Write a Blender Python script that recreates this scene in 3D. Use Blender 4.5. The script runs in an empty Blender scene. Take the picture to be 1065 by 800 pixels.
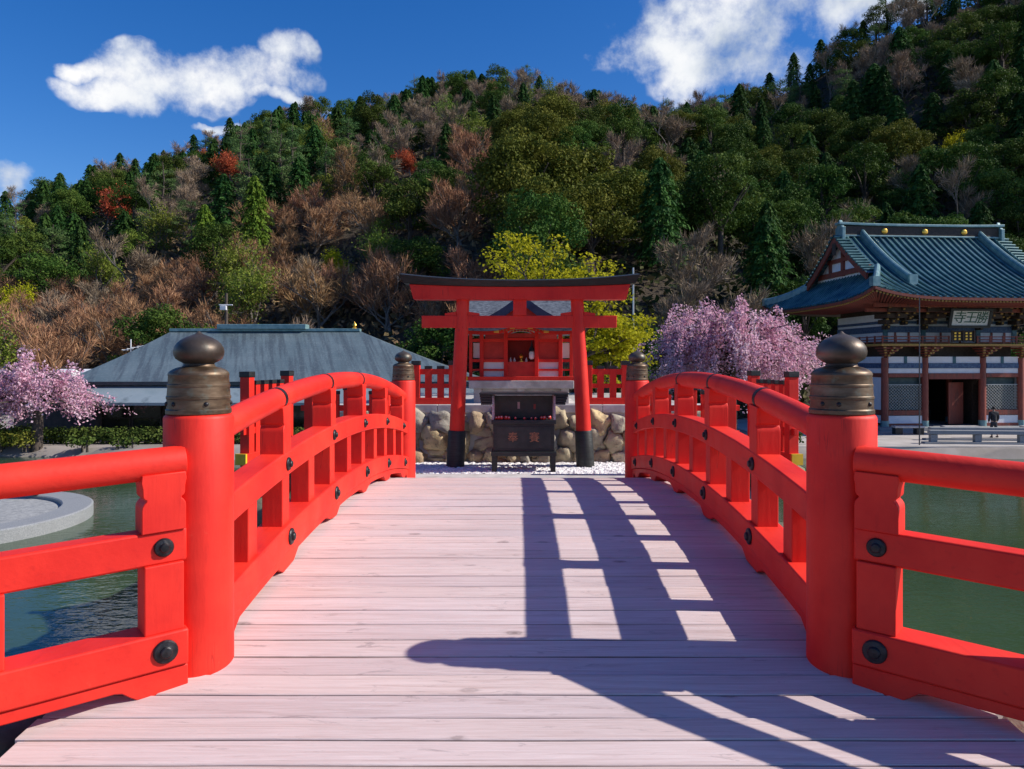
import bpy, bmesh, math, random
import numpy as np
from mathutils import Vector, Matrix, noise as mnoise

scene = bpy.context.scene
COL = scene.collection
R = math.radians
rng = np.random.default_rng(7)
random.seed(7)

# ------------------------------------------------------------------ camera
CAMH = 1.544
cam_d = bpy.data.cameras.new("camera")
cam = bpy.data.objects.new("camera", cam_d)
COL.objects.link(cam)
cam.location = (0, 0, CAMH)
cam.rotation_euler = (R(90), 0, 0)
cam_d.sensor_width = 36
cam_d.lens = 36 * 790 / 1065
cam_d.shift_x = -8.5 / 1065
cam_d.shift_y = -23.0 / 1065
cam_d.clip_start = 0.05
cam_d.clip_end = 6000
scene.camera = cam

# ------------------------------------------------------------------ exposure, sun, sky
scene.view_settings.view_transform = 'Standard'
scene.view_settings.look = 'None'
scene.view_settings.exposure = 0.27
scene.view_settings.gamma = 1
scene.view_settings.use_curve_mapping = False
scene.cycles.max_bounces = 6
scene.cycles.diffuse_bounces = 3
scene.cycles.glossy_bounces = 3
scene.cycles.transmission_bounces = 3
scene.cycles.transparent_max_bounces = 6
scene.cycles.use_denoising = True

SUN_EL = R(37)
SUN_AZ = R(2.5)            # how far behind the +X direction the sun stands
sun_dir = Vector((math.cos(SUN_EL) * math.cos(SUN_AZ), -math.cos(SUN_EL) * math.sin(SUN_AZ), math.sin(SUN_EL)))
sd = bpy.data.lights.new("sun", 'SUN')
sd.energy = 5.0
sd.angle = R(0.5)
sd.color = (1.0, 0.92, 0.83)
so = bpy.data.objects.new("sun", sd)
COL.objects.link(so)
so.rotation_euler = sun_dir.to_track_quat('Z', 'Y').to_euler()
so.location = (60, -8, 60)

world = bpy.data.worlds.new("World")
scene.world = world
world.use_nodes = True
wn = world.node_tree
for n in list(wn.nodes):
    wn.nodes.remove(n)


class G:
    """little helper for node graphs"""
    def __init__(s, tree):
        s.t = tree

    def n(s, typ, **kw):
        n = s.t.nodes.new(typ)
        for k, v in kw.items():
            setattr(n, k, v)
        return n

    def link(s, a, b):
        s.t.links.new(a, b)

    def math(s, op, a, b=None, clamp=False):
        n = s.n('ShaderNodeMath', operation=op, use_clamp=clamp)
        for i, x in enumerate((a, b)):
            if x is None:
                continue
            if isinstance(x, (int, float)):
                n.inputs[i].default_value = x
            else:
                s.link(x, n.inputs[i])
        return n.outputs[0]

    def mix(s, fac, a, b, blend='MIX'):
        n = s.n('ShaderNodeMix', data_type='RGBA', blend_type=blend)
        for i, x in ((0, fac), (6, a), (7, b)):
            if isinstance(x, (int, float)):
                n.inputs[i].default_value = x
            elif isinstance(x, tuple):
                n.inputs[i].default_value = (*x[:3], 1)
            else:
                s.link(x, n.inputs[i])
        return n.outputs[2]

    def noise(s, vec, scale, detail=4, rough=0.55, dist=0.0):
        n = s.n('ShaderNodeTexNoise')
        n.inputs['Scale'].default_value = scale
        n.inputs['Detail'].default_value = detail
        n.inputs['Roughness'].default_value = rough
        n.inputs['Distortion'].default_value = dist
        if vec is not None:
            s.link(vec, n.inputs['Vector'])
        return n.outputs['Fac']

    def ramp(s, fac, stops):
        n = s.n('ShaderNodeValToRGB')
        e = n.color_ramp.elements
        while len(e) > 1:
            e.remove(e[0])
        e[0].position = stops[0][0]
        for p, c in stops[1:]:
            e.new(p)
        for el, (p, c) in zip(e, stops):
            el.position = p
            el.color = (*c[:3], 1) if isinstance(c, tuple) else (c, c, c, 1)
        s.link(fac, n.inputs[0])
        return n.outputs[0]

    def mapping(s, vec, scale=(1, 1, 1), loc=(0, 0, 0)):
        n = s.n('ShaderNodeMapping')
        n.inputs['Scale'].default_value = scale
        n.inputs['Location'].default_value = loc
        s.link(vec, n.inputs['Vector'])
        return n.outputs[0]


g = G(wn)
sky = g.n('ShaderNodeTexSky', sky_type='NISHITA')
sky.sun_disc = False
sky.sun_elevation = SUN_EL
sky.sun_rotation = R(90) + SUN_AZ
sky.altitude = 300
sky.air_density = 1.0
sky.dust_density = 0.7
sky.ozone_density = 4.5
skyc = g.n('ShaderNodeHueSaturation')
skyc.inputs['Saturation'].default_value = 1.33
skyc.inputs['Hue'].default_value = 0.512
skyc.inputs['Value'].default_value = 1.36
g.link(sky.outputs[0], skyc.inputs['Color'])
geo = g.n('ShaderNodeNewGeometry')
tc = g.n('ShaderNodeTexCoord')
sep = g.n('ShaderNodeSeparateXYZ')
g.link(tc.outputs['Generated'], sep.inputs[0])
az = g.math('ARCTAN2', sep.outputs[0], sep.outputs[1])
el = g.math('ARCSINE', sep.outputs[2])
# clouds: banks of cumulus at given compass bearings and heights (radians)
n_edge = g.noise(tc.outputs['Generated'], 8.0, 7, 0.56, 0.15)
wn_ = g.n('ShaderNodeTexNoise')
wn_.inputs['Scale'].default_value = 11.0
wn_.inputs['Detail'].default_value = 4
g.link(tc.outputs['Generated'], wn_.inputs['Vector'])
wsep = g.n('ShaderNodeSeparateColor')
g.link(wn_.outputs['Color'], wsep.inputs[0])
az = g.math('ADD', az, g.math('MULTIPLY', g.math('SUBTRACT', wsep.outputs[0], 0.5), 0.17))
el = g.math('ADD', el, g.math('MULTIPLY', g.math('SUBTRACT', wsep.outputs[1], 0.5), 0.085))
n_fine = g.noise(tc.outputs['Generated'], 26.0, 6, 0.65)


def azel(px, py):
    u = (px - 541) / 790
    v = (377 - py) / 790
    return math.atan2(u, 1), math.atan(v / math.hypot(1, u))


blobs = []
for (px, py, rx, ry) in ((122, 98, 70, 20), (180, 80, 88, 34), (250, 74, 90, 30), (296, 58, 46, 25), (88, 70, 46, 14), (205, 84, 116, 25), (150, 82, 66, 27),
                         (292, 104, 62, 9), (238, 126, 28, 6),
                         (8, 190, 36, 16),
                         (692, 42, 80, 52), (770, 30, 120, 66), (722, 72, 74, 40), (860, 5, 110, 42), (930, -10, 90, 30), (800, 58, 70, 40), (300, -140, 160, 40), (-420, 120, 160, 50), (1300, 40, 160, 50)):
    a0, e0 = azel(px, py)
    a1, _ = azel(px + rx, py)
    _, e1 = azel(px, py - ry)
    blobs.append((a0, e0, a1 - a0, e1 - e0))
mask = None
for a0, e0, ra, re in blobs:
    dx = g.math('DIVIDE', g.math('SUBTRACT', az, a0), ra)
    dy = g.math('DIVIDE', g.math('SUBTRACT', el, e0), re)
    r2 = g.math('ADD', g.math('MULTIPLY', dx, dx), g.math('MULTIPLY', dy, dy))
    m = g.math('SUBTRACT', 1.0, r2)
    mask = m if mask is None else g.math('MAXIMUM', mask, m)
dens = g.math('ADD', g.math('MULTIPLY', mask, 0.85), g.math('MULTIPLY', g.math('SUBTRACT', n_edge, 0.52), 3.0))
dens = g.math('ADD', dens, g.math('MULTIPLY', g.math('SUBTRACT', n_fine, 0.5), 1.7))
dens = g.math('MINIMUM', dens, g.math('ADD', g.math('MULTIPLY', mask, 2.0), 0.15))
mr = g.n('ShaderNodeMapRange', interpolation_type='SMOOTHSTEP')
mr.inputs['From Min'].default_value = 0.05
mr.inputs['From Max'].default_value = 1.25
g.link(dens, mr.inputs['Value'])
cloud_col = g.ramp(g.noise(tc.outputs['Generated'], 7.0, 5, 0.55), [(0.32, (4.6, 5.4, 6.6)), (0.5, (8.6, 8.9, 9.3)), (0.66, (10.8, 10.6, 10.4))])
final = g.mix(mr.outputs[0], skyc.outputs[0], cloud_col)
bg = g.n('ShaderNodeBackground')
bg.inputs['Strength'].default_value = 0.085
g.link(final, bg.inputs['Color'])
wo = g.n('ShaderNodeOutputWorld')
g.link(bg.outputs[0], wo.inputs[0])


# ------------------------------------------------------------------ materials
def new_mat(name):
    m = bpy.data.materials.new(name)
    m.use_nodes = True
    t = m.node_tree
    p = t.nodes['Principled BSDF']
    return m, G(t), p


def mat(name, c1, c2=None, scale=6.0, rough=0.6, bump=0.0, metallic=0.0, stretch=(1, 1, 1), detail=5, lo=0.35, hi=0.65, spec=None, bscale=None, rvar=0.0, c3=None, scale3=1.0):
    m, g, p = new_mat(name)
    tc = g.n('ShaderNodeTexCoord')
    v = g.mapping(tc.outputs['Object'], stretch)
    p.inputs['Metallic'].default_value = metallic
    p.inputs['Roughness'].default_value = rough
    if spec is not None:
        p.inputs['Specular IOR Level'].default_value = spec
    c2 = c2 or tuple(min(1, x * 1.25) for x in c1)
    f = g.noise(v, scale, detail)
    col = g.ramp(f, [(lo, c1), (hi, c2)])
    if c3:
        f3 = g.noise(v, scale3, 4)
        col = g.mix(g.ramp(f3, [(0.52, 0.0), (0.66, 1.0)]), col, c3)
    g.link(col, p.inputs['Base Color'])
    if rvar:
        rr = g.math('ADD', rough - rvar / 2, g.math('MULTIPLY', g.noise(v, scale * 2.3, 4), rvar))
        g.link(rr, p.inputs['Roughness'])
    if bump:
        b = g.n('ShaderNodeBump')
        b.inputs['Strength'].default_value = bump
        b.inputs['Distance'].default_value = 0.02
        g.link(g.noise(v, bscale or scale * 2, 6), b.inputs['Height'])
        g.link(b.outputs[0], p.inputs['Normal'])
    return m


def leaf_mat(name, cols, trans=0.25, hue=0.03, val=0.35, rough=0.6, gain=1.32):
    """foliage: colour per leaf (face attribute rnd), shifted a little from tree to tree"""
    m, g, p = new_mat(name)
    at = g.n('ShaderNodeAttribute', attribute_name='rnd')
    k = len(cols)
    col = g.ramp(at.outputs['Fac'], [(i / (k - 1), c) for i, c in enumerate(cols)])
    oi = g.n('ShaderNodeObjectInfo')
    hs = g.n('ShaderNodeHueSaturation')
    g.link(g.math('ADD', 0.5 - hue / 2, g.math('MULTIPLY', oi.outputs['Random'], hue)), hs.inputs['Hue'])
    r2 = g.math('FRACT', g.math('MULTIPLY', oi.outputs['Random'], 37.7))
    g.link(g.math('ADD', gain - val / 2, g.math('MULTIPLY', r2, val)), hs.inputs['Value'])
    g.link(col, hs.inputs['Color'])
    g.link(hs.outputs[0], p.inputs['Base Color'])
    p.inputs['Roughness'].default_value = rough
    p.inputs['Specular IOR Level'].default_value = 0.06
    if trans:
        tr = g.n('ShaderNodeBsdfTranslucent')
        g.link(hs.outputs[0], tr.inputs['Color'])
        mx = g.n('ShaderNodeMixShader')
        mx.inputs[0].default_value = trans
        g.link(p.outputs[0], mx.inputs[1])
        g.link(tr.outputs[0], mx.inputs[2])
        out = [n for n in g.t.nodes if n.type == 'OUTPUT_MATERIAL'][0]
        g.link(mx.outputs[0], out.inputs[0])
    return m


def paint_red(name, grain, cracks=0.45):
    m, g, p = new_mat(name)
    tc = g.n('ShaderNodeTexCoord')
    big = g.noise(tc.outputs['Object'], 1.7, 5, 0.6)
    col = g.ramp(big, [(0.3, (0.60, 0.013, 0.008)), (0.5, (0.73, 0.025, 0.013)), (0.72, (0.79, 0.043, 0.021))])
    fine = g.noise(g.mapping(tc.outputs['Object'], grain), 1.5, 4)
    col = g.mix(g.ramp(fine, [(0.58, 0.0), (0.74, 0.35)]), col, (0.46, 0.010, 0.008))
    scuff = g.noise(tc.outputs['Object'], 11, 8, 0.7)
    col = g.mix(g.ramp(scuff, [(0.66, 0.0), (0.75, 0.35)]), col, (0.62, 0.16, 0.10))
    ck = g.noise(g.mapping(tc.outputs['Object'], tuple(q * 0.8 if q > 10 else q * 0.32 for q in grain)), 1.0, 3, 0.5)
    crack = g.ramp(ck, [(0.488, 0.0), (0.4975, 1.0), (0.5025, 1.0), (0.512, 0.0)])
    crack = g.math('MULTIPLY', crack, g.ramp(g.noise(tc.outputs['Object'], 1.9, 3), [(0.53, 0.0), (0.60, 1.0)]))
    col = g.mix(g.math('MULTIPLY', crack, cracks), col, (0.20, 0.006, 0.005))
    g.link(col, p.inputs['Base Color'])
    g.link(g.math('ADD', 0.42, g.math('MULTIPLY', g.noise(tc.outputs['Object'], 6, 6), 0.3)), p.inputs['Roughness'])
    p.inputs['Specular IOR Level'].default_value = 0.35
    b = g.n('ShaderNodeBump')
    b.inputs['Strength'].default_value = 0.24
    b.inputs['Distance'].default_value = 0.006
    g.link(g.math('SUBTRACT', g.math('ADD', fine, g.math('MULTIPLY', scuff, 0.7)), g.math('MULTIPLY', crack, 2.0 * cracks)), b.inputs['Height'])
    g.link(b.outputs[0], p.inputs['Normal'])
    return m


def wood_deck():
    m, g, p = new_mat("bleached_deck_wood")
    tc = g.n('ShaderNodeTexCoord')
    at = g.n('ShaderNodeAttribute', attribute_name='rnd')
    off = g.n('ShaderNodeCombineXYZ')
    g.link(g.math('MULTIPLY', at.outputs['Fac'], 57.0), off.inputs[0])
    g.link(g.math('MULTIPLY', at.outputs['Fac'], 13.0), off.inputs[2])
    ad = g.n('ShaderNodeVectorMath', operation='ADD')
    g.link(tc.outputs['Object'], ad.inputs[0])
    g.link(off.outputs[0], ad.inputs[1])
    v = ad.outputs[0]
    grain = g.noise(g.mapping(v, (1.0, 30, 30)), 1.5, 7, 0.68, 1.1)
    col = g.ramp(grain, [(0.24, (0.44, 0.335, 0.30)), (0.42, (0.60, 0.49, 0.46)), (0.58, (0.68, 0.58, 0.555)), (0.78, (0.73, 0.645, 0.62))])
    tint = g.ramp(at.outputs['Fac'], [(0.0, (0.86, 0.84, 0.86)), (0.35, (1.0, 0.96, 0.93)), (0.7, (0.94, 0.95, 0.98)), (1.0, (1.06, 1.0, 0.97))])
    col = g.mix(1.0, col, tint, 'MULTIPLY')
    # grey weathered stains and splinters, stretched along the board
    st = g.noise(g.mapping(v, (2.8, 13, 13)), 1.3, 7, 0.68, 0.9)
    col = g.mix(g.ramp(st, [(0.60, 0.0), (0.67, 0.5), (0.78, 0.85)]), col, (0.26, 0.21, 0.205))
    broad = g.noise(g.mapping(tc.outputs['Object'], (0.8, 0.8, 0.8)), 1.1, 4, 0.6)
    col = g.mix(g.ramp(broad, [(0.45, 0.0), (0.75, 0.35)]), col, (0.47, 0.40, 0.40))
    # knots
    vo = g.n('ShaderNodeTexVoronoi', feature='F1')
    vo.inputs['Scale'].default_value = 1.0
    wob = g.n('ShaderNodeVectorMath', operation='ADD')
    g.link(g.mapping(v, (2.7, 6.2, 0.01)), wob.inputs[0])
    wv = g.n('ShaderNodeTexNoise')
    wv.inputs['Scale'].default_value = 9
    g.link(g.mapping(v, (1, 3, 1)), wv.inputs['Vector'])
    wsc = g.n('ShaderNodeVectorMath', operation='SCALE')
    wsc.inputs['Scale'].default_value = 0.16
    g.link(wv.outputs['Color'], wsc.inputs[0])
    g.link(wsc.outputs[0], wob.inputs[1])
    g.link(wob.outputs[0], vo.inputs['Vector'])
    kn = g.ramp(vo.outputs['Distance'], [(0.03, 1.0), (0.07, 0.55), (0.10, 0.75), (0.125, 0.25), (0.17, 0.0)])
    sep_ = g.n('ShaderNodeSeparateColor')
    g.link(vo.outputs['Color'], sep_.inputs[0])
    on = g.ramp(sep_.outputs[0], [(0.55, 0.0), (0.72, 1.0)])
    col = g.mix(g.math('MULTIPLY', g.math('MULTIPLY', kn, on), 0.8), col, (0.17, 0.125, 0.115))
    g.link(col, p.inputs['Base Color'])
    p.inputs['Roughness'].default_value = 0.72
    p.inputs['Specular IOR Level'].default_value = 0.25
    b = g.n('ShaderNodeBump')
    b.inputs['Strength'].default_value = 0.45
    b.inputs['Distance'].default_value = 0.008
    g.link(g.math('SUBTRACT', grain, g.math('MULTIPLY', st, 0.9)), b.inputs['Height'])
    g.link(b.outputs[0], p.inputs['Normal'])
    return m


def bronze():
    m, g, p = new_mat("aged_bronze")
    tc = g.n('ShaderNodeTexCoord')
    a = g.noise(g.mapping(tc.outputs['Object'], (5, 5, 16)), 1.5, 6, 0.6)
    col = g.ramp(a, [(0.3, (0.055, 0.034, 0.020)), (0.5, (0.125, 0.082, 0.048)), (0.7, (0.21, 0.155, 0.10))])
    z = g.noise(tc.outputs['Object'], 22, 5)
    col = g.mix(g.ramp(z, [(0.58, 0.0), (0.7, 0.45)]), col, (0.13, 0.17, 0.14))
    g.link(col, p.inputs['Base Color'])
    p.inputs['Metallic'].default_value = 0.55
    g.link(g.math('ADD', 0.33, g.math('MULTIPLY', a, 0.3)), p.inputs['Roughness'])
    b = g.n('ShaderNodeBump')
    b.inputs['Strength'].default_value = 0.15
    b.inputs['Distance'].default_value = 0.004
    g.link(z, b.inputs['Height'])
    g.link(b.outputs[0], p.inputs['Normal'])
    return m


def water_mat():
    m, g, p = new_mat("pond_water")
    tc = g.n('ShaderNodeTexCoord')
    big = g.noise(tc.outputs['Object'], 0.09, 3)
    col = g.ramp(big, [(0.35, (0.032, 0.062, 0.030)), (0.65, (0.048, 0.086, 0.040))])
    g.link(col, p.inputs['Base Color'])
    p.inputs['Roughness'].default_value = 0.07
    p.inputs['IOR'].default_value = 1.33
    w1 = g.noise(g.mapping(tc.outputs['Object'], (1.0, 1.7, 1)), 1.5, 3, 0.5, 0.4)
    w2 = g.noise(g.mapping(tc.outputs['Object'], (1.0, 1.5, 1)), 5.2, 2, 0.5, 0.2)
    calm = g.ramp(g.noise(tc.outputs['Object'], 0.16, 3), [(0.35, 0.25), (0.62, 1.0)])
    h = g.math('ADD', g.math('MULTIPLY', w1, 0.7), g.math('MULTIPLY', w2, 0.34))
    h = g.math('MULTIPLY', h, calm)
    b = g.n('ShaderNodeBump')
    b.inputs['Strength'].default_value = 0.28
    b.inputs['Distance'].default_value = 0.07
    g.link(h, b.inputs['Height'])
    g.link(b.outputs[0], p.inputs['Normal'])
    return m


def stone_mat(name, cols, scale=3.0, bump=0.5):
    m, g, p = new_mat(name)
    tc = g.n('ShaderNodeTexCoord')
    at = g.n('ShaderNodeAttribute', attribute_name='rnd')
    k = len(cols)
    col = g.ramp(at.outputs['Fac'], [(i / (k - 1), c) for i, c in enumerate(cols)])
    f = g.noise(tc.outputs['Object'], scale, 8, 0.65)
    col = g.mix(0.75, col, g.ramp(f, [(0.3, 0.45), (0.5, 0.9), (0.7, 1.15)]), 'MULTIPLY')
    f2 = g.noise(tc.outputs['Object'], scale * 3.1, 5, 0.6)
    col = g.mix(g.ramp(f2, [(0.56, 0.0), (0.68, 0.6)]), col, (0.10, 0.085, 0.06))
    g.link(col, p.inputs['Base Color'])
    p.inputs['Roughness'].default_value = 0.85
    b = g.n('ShaderNodeBump')
    b.inputs['Strength'].default_value = bump
    b.inputs['Distance'].default_value = 0.03
    g.link(g.math('ADD', f, g.math('MULTIPLY', f2, 0.5)), b.inputs['Height'])
    g.link(b.outputs[0], p.inputs['Normal'])
    return m


RED = paint_red("vermilion_paint", (22, 22, 3))
REDRAIL = paint_red("vermilion_paint_rail", (22, 2.5, 22), 0.0)
DECK = wood_deck()
BRONZE = bronze()
WATER = water_mat()
KNOBMAT = mat("dark_bronze", (0.06, 0.045, 0.034), (0.15, 0.12, 0.095), 5, 0.46, 0.15, 0.6, rvar=0.2, c3=(0.09, 0.105, 0.09), scale3=9)
BLACK = mat("black_lacquer", (0.012, 0.013, 0.013), (0.03, 0.032, 0.032), 9, 0.38, 0.12, rvar=0.2)
IRON = mat("black_iron", (0.012, 0.012, 0.014), (0.035, 0.035, 0.04), 30, 0.42, 0.2, 0.5, rvar=0.3)
BLACKWOOD = mat("black_painted_wood", (0.009, 0.011, 0.011), (0.022, 0.026, 0.025), 5, 0.5, 0.25, stretch=(1, 1, 8), rvar=0.2)
CONCRETE = mat("pale_concrete", (0.42, 0.40, 0.385), (0.56, 0.54, 0.52), 4, 0.85, 0.25, c3=(0.36, 0.33, 0.30), scale3=2.2)
STONE = stone_mat("boulder_stone", [(0.54, 0.44, 0.26), (0.36, 0.33, 0.26), (0.58, 0.45, 0.24), (0.28, 0.27, 0.24), (0.62, 0.52, 0.35), (0.36, 0.24, 0.14)], 5.0, 0.8)
ROCK = stone_mat("bank_rock", [(0.26, 0.25, 0.17), (0.34, 0.30, 0.21), (0.17, 0.19, 0.10), (0.32, 0.31, 0.28)], 2.5, 0.8)
GRANITE = mat("grey_granite", (0.19, 0.205, 0.215), (0.30, 0.315, 0.32), 30, 0.75, 0.25, c3=(0.22, 0.23, 0.235), scale3=1.3)
GRAVEL = mat("white_gravel", (0.50, 0.49, 0.49), (0.88, 0.87, 0.87), 28, 0.9, 1.0, bscale=34)
WHITEWALL = mat("white_plaster", (0.74, 0.74, 0.75), (0.84, 0.84, 0.84), 2.2, 0.9, 0.05)
GREENWOOD = mat("blue_green_paint", (0.03, 0.10, 0.13), (0.07, 0.18, 0.20), 6, 0.6)
BLUEBAND = mat("blue_painted_band", (0.025, 0.06, 0.16), (0.09, 0.16, 0.25), 9, 0.6)
OXIDE = mat("oxide_red_wood", (0.20, 0.040, 0.024), (0.30, 0.070, 0.042), 7, 0.6, 0.15, stretch=(3, 3, 0.6), c3=(0.15, 0.05, 0.035), scale3=1.5)
OCHRE = mat("ochre_bracket_paint", (0.34, 0.19, 0.04), (0.50, 0.30, 0.07), 10, 0.6)
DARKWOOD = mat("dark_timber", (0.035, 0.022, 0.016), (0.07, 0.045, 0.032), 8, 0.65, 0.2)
GOLD = mat("gilt_metal", (0.75, 0.42, 0.06), (0.85, 0.52, 0.10), 8, 0.32, 0, 0.85)
YELLOWCAP = mat("yellow_painted_end", (0.72, 0.46, 0.015), (0.82, 0.55, 0.03), 8, 0.5)
BARK = mat("tree_bark", (0.045, 0.034, 0.026), (0.10, 0.08, 0.065), 8, 0.9, 0.5, stretch=(2, 2, 0.4))
BARKGREY = mat("grey_bark", (0.11, 0.095, 0.08), (0.21, 0.185, 0.16), 8, 0.9, 0.4, stretch=(2, 2, 0.4))
SHOJI = mat("white_paper_screen", (0.72, 0.70, 0.68), (0.8, 0.78, 0.77), 5, 0.8)
GLASS = mat("dark_window_glass", (0.012, 0.014, 0.015), (0.03, 0.03, 0.03), 2, 0.06, spec=0.6)


def roof_copper():
    m, g, p = new_mat("blue_green_copper_tile")
    tc = g.n('ShaderNodeTexCoord')
    f = g.noise(tc.outputs['Object'], 1.1, 6, 0.6)
    col = g.ramp(f, [(0.3, (0.018, 0.060, 0.095)), (0.5, (0.030, 0.095, 0.135)), (0.7, (0.065, 0.165, 0.19))])
    f2 = g.noise(g.mapping(tc.outputs['Object'], (8, 1.5, 1.5)), 1.6, 5)
    col = g.mix(g.ramp(f2, [(0.55, 0.0), (0.7, 0.5)]), col, (0.12, 0.22, 0.23))
    g.link(col, p.inputs['Base Color'])
    p.inputs['Metallic'].default_value = 0.25
    p.inputs['Roughness'].default_value = 0.38
    b = g.n('ShaderNodeBump')
    b.inputs['Strength'].default_value = 0.2
    g.link(f2, b.inputs['Height'])
    g.link(b.outputs[0], p.inputs['Normal'])
    return m


def roof_sheet():
    """grey sheet roof with dark rain streaks running down the slope"""
    m, g, p = new_mat("weathered_grey_sheet_roof")
    tc = g.n('ShaderNodeTexCoord')
    base = g.noise(tc.outputs['Object'], 0.35, 5)
    col = g.ramp(base, [(0.3, (0.085, 0.125, 0.14)), (0.7, (0.135, 0.18, 0.195))])
    sx = g.n('ShaderNodeSeparateXYZ')
    g.link(tc.outputs['Object'], sx.inputs[0])
    cx_ = g.n('ShaderNodeCombineXYZ')
    g.link(g.math('ADD', sx.outputs[0], g.math('MULTIPLY', sx.outputs[1], 0.36)), cx_.inputs[0])
    g.link(sx.outputs[1], cx_.inputs[1])
    st = g.noise(g.mapping(cx_.outputs[0], (2.3, 0.13, 0.16)), 1.0, 8, 0.66)
    col = g.mix(g.ramp(st, [(0.46, 0.0), (0.57, 0.7)]), col, (0.050, 0.066, 0.076))
    sep = g.n('ShaderNodeSeparateXYZ')
    g.link(tc.outputs['Object'], sep.inputs[0])
    rows = g.math('FRACT', g.math('MULTIPLY', sep.outputs[1], 2.6))
    col = g.mix(g.ramp(rows, [(0.0, 0.55), (0.09, 0.0)]), col, (0.05, 0.06, 0.065))
    fine = g.noise(g.mapping(tc.outputs['Object'], (12, 5, 5)), 1.0, 4)
    col = g.mix(g.ramp(fine, [(0.5, 0.0), (0.75, 0.35)]), col, (0.26, 0.31, 0.32))
    g.link(col, p.inputs['Base Color'])
    p.inputs['Roughness'].default_value = 0.5
    b = g.n('ShaderNodeBump')
    b.inputs['Strength'].default_value = 0.3
    g.link(rows, b.inputs['Height'])
    g.link(b.outputs[0], p.inputs['Normal'])
    return m


def roof_grey_tile():
    m, g, p = new_mat("grey_bark_shingle")
    tc = g.n('ShaderNodeTexCoord')
    sep = g.n('ShaderNodeSeparateXYZ')
    g.link(tc.outputs['Object'], sep.inputs[0])
    rows = g.math('FRACT', g.math('MULTIPLY', sep.outputs[2], 26))
    f = g.noise(g.mapping(tc.outputs['Object'], (14, 14, 30)), 1.2, 5)
    col = g.ramp(f, [(0.3, (0.035, 0.042, 0.052)), (0.7, (0.19, 0.215, 0.24))])
    col = g.mix(g.ramp(rows, [(0.0, 0.7), (0.25, 0.0)]), col, (0.03, 0.035, 0.045))
    g.link(col, p.inputs['Base Color'])
    p.inputs['Roughness'].default_value = 0.55
    return m


COPPER = roof_copper()
SHEET = roof_sheet()
SHINGLE = roof_grey_tile()
TRIM = mat("pale_green_copper_trim", (0.12, 0.24, 0.26), (0.24, 0.37, 0.37), 3, 0.42, 0.1, 0.25)


def ground_mat():
    m, g, p = new_mat("earth_and_paving")
    tc = g.n('ShaderNodeTexCoord')
    f = g.noise(tc.outputs['Object'], 0.5, 8, 0.6)
    col = g.ramp(f, [(0.35, (0.20, 0.18, 0.15)), (0.65, (0.32, 0.29, 0.26))])
    g.link(col, p.inputs['Base Color'])
    p.inputs['Roughness'].default_value = 0.95
    return m


def hill_mat():
    m, g, p = new_mat("forest_floor")
    tc = g.n('ShaderNodeTexCoord')
    f = g.noise(tc.outputs['Object'], 0.12, 9, 0.7)
    col = g.ramp(f, [(0.3, (0.020, 0.022, 0.012)), (0.5, (0.055, 0.042, 0.026)), (0.7, (0.085, 0.06, 0.038))])
    g.link(col, p.inputs['Base Color'])
    p.inputs['Roughness'].default_value = 1
    b = g.n('ShaderNodeBump')
    b.inputs['Strength'].default_value = 1.0
    b.inputs['Distance'].default_value = 1.0
    g.link(g.noise(tc.outputs['Object'], 0.9, 8, 0.7), b.inputs['Height'])
    g.link(b.outputs[0], p.inputs['Normal'])
    return m


GROUND = ground_mat()
HILL = hill_mat()
PAVING = mat("pale_paving", (0.34, 0.32, 0.29), (0.46, 0.43, 0.40), 0.8, 0.9, 0.2)


# ------------------------------------------------------------------ mesh helpers
ORIG = {}


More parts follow.
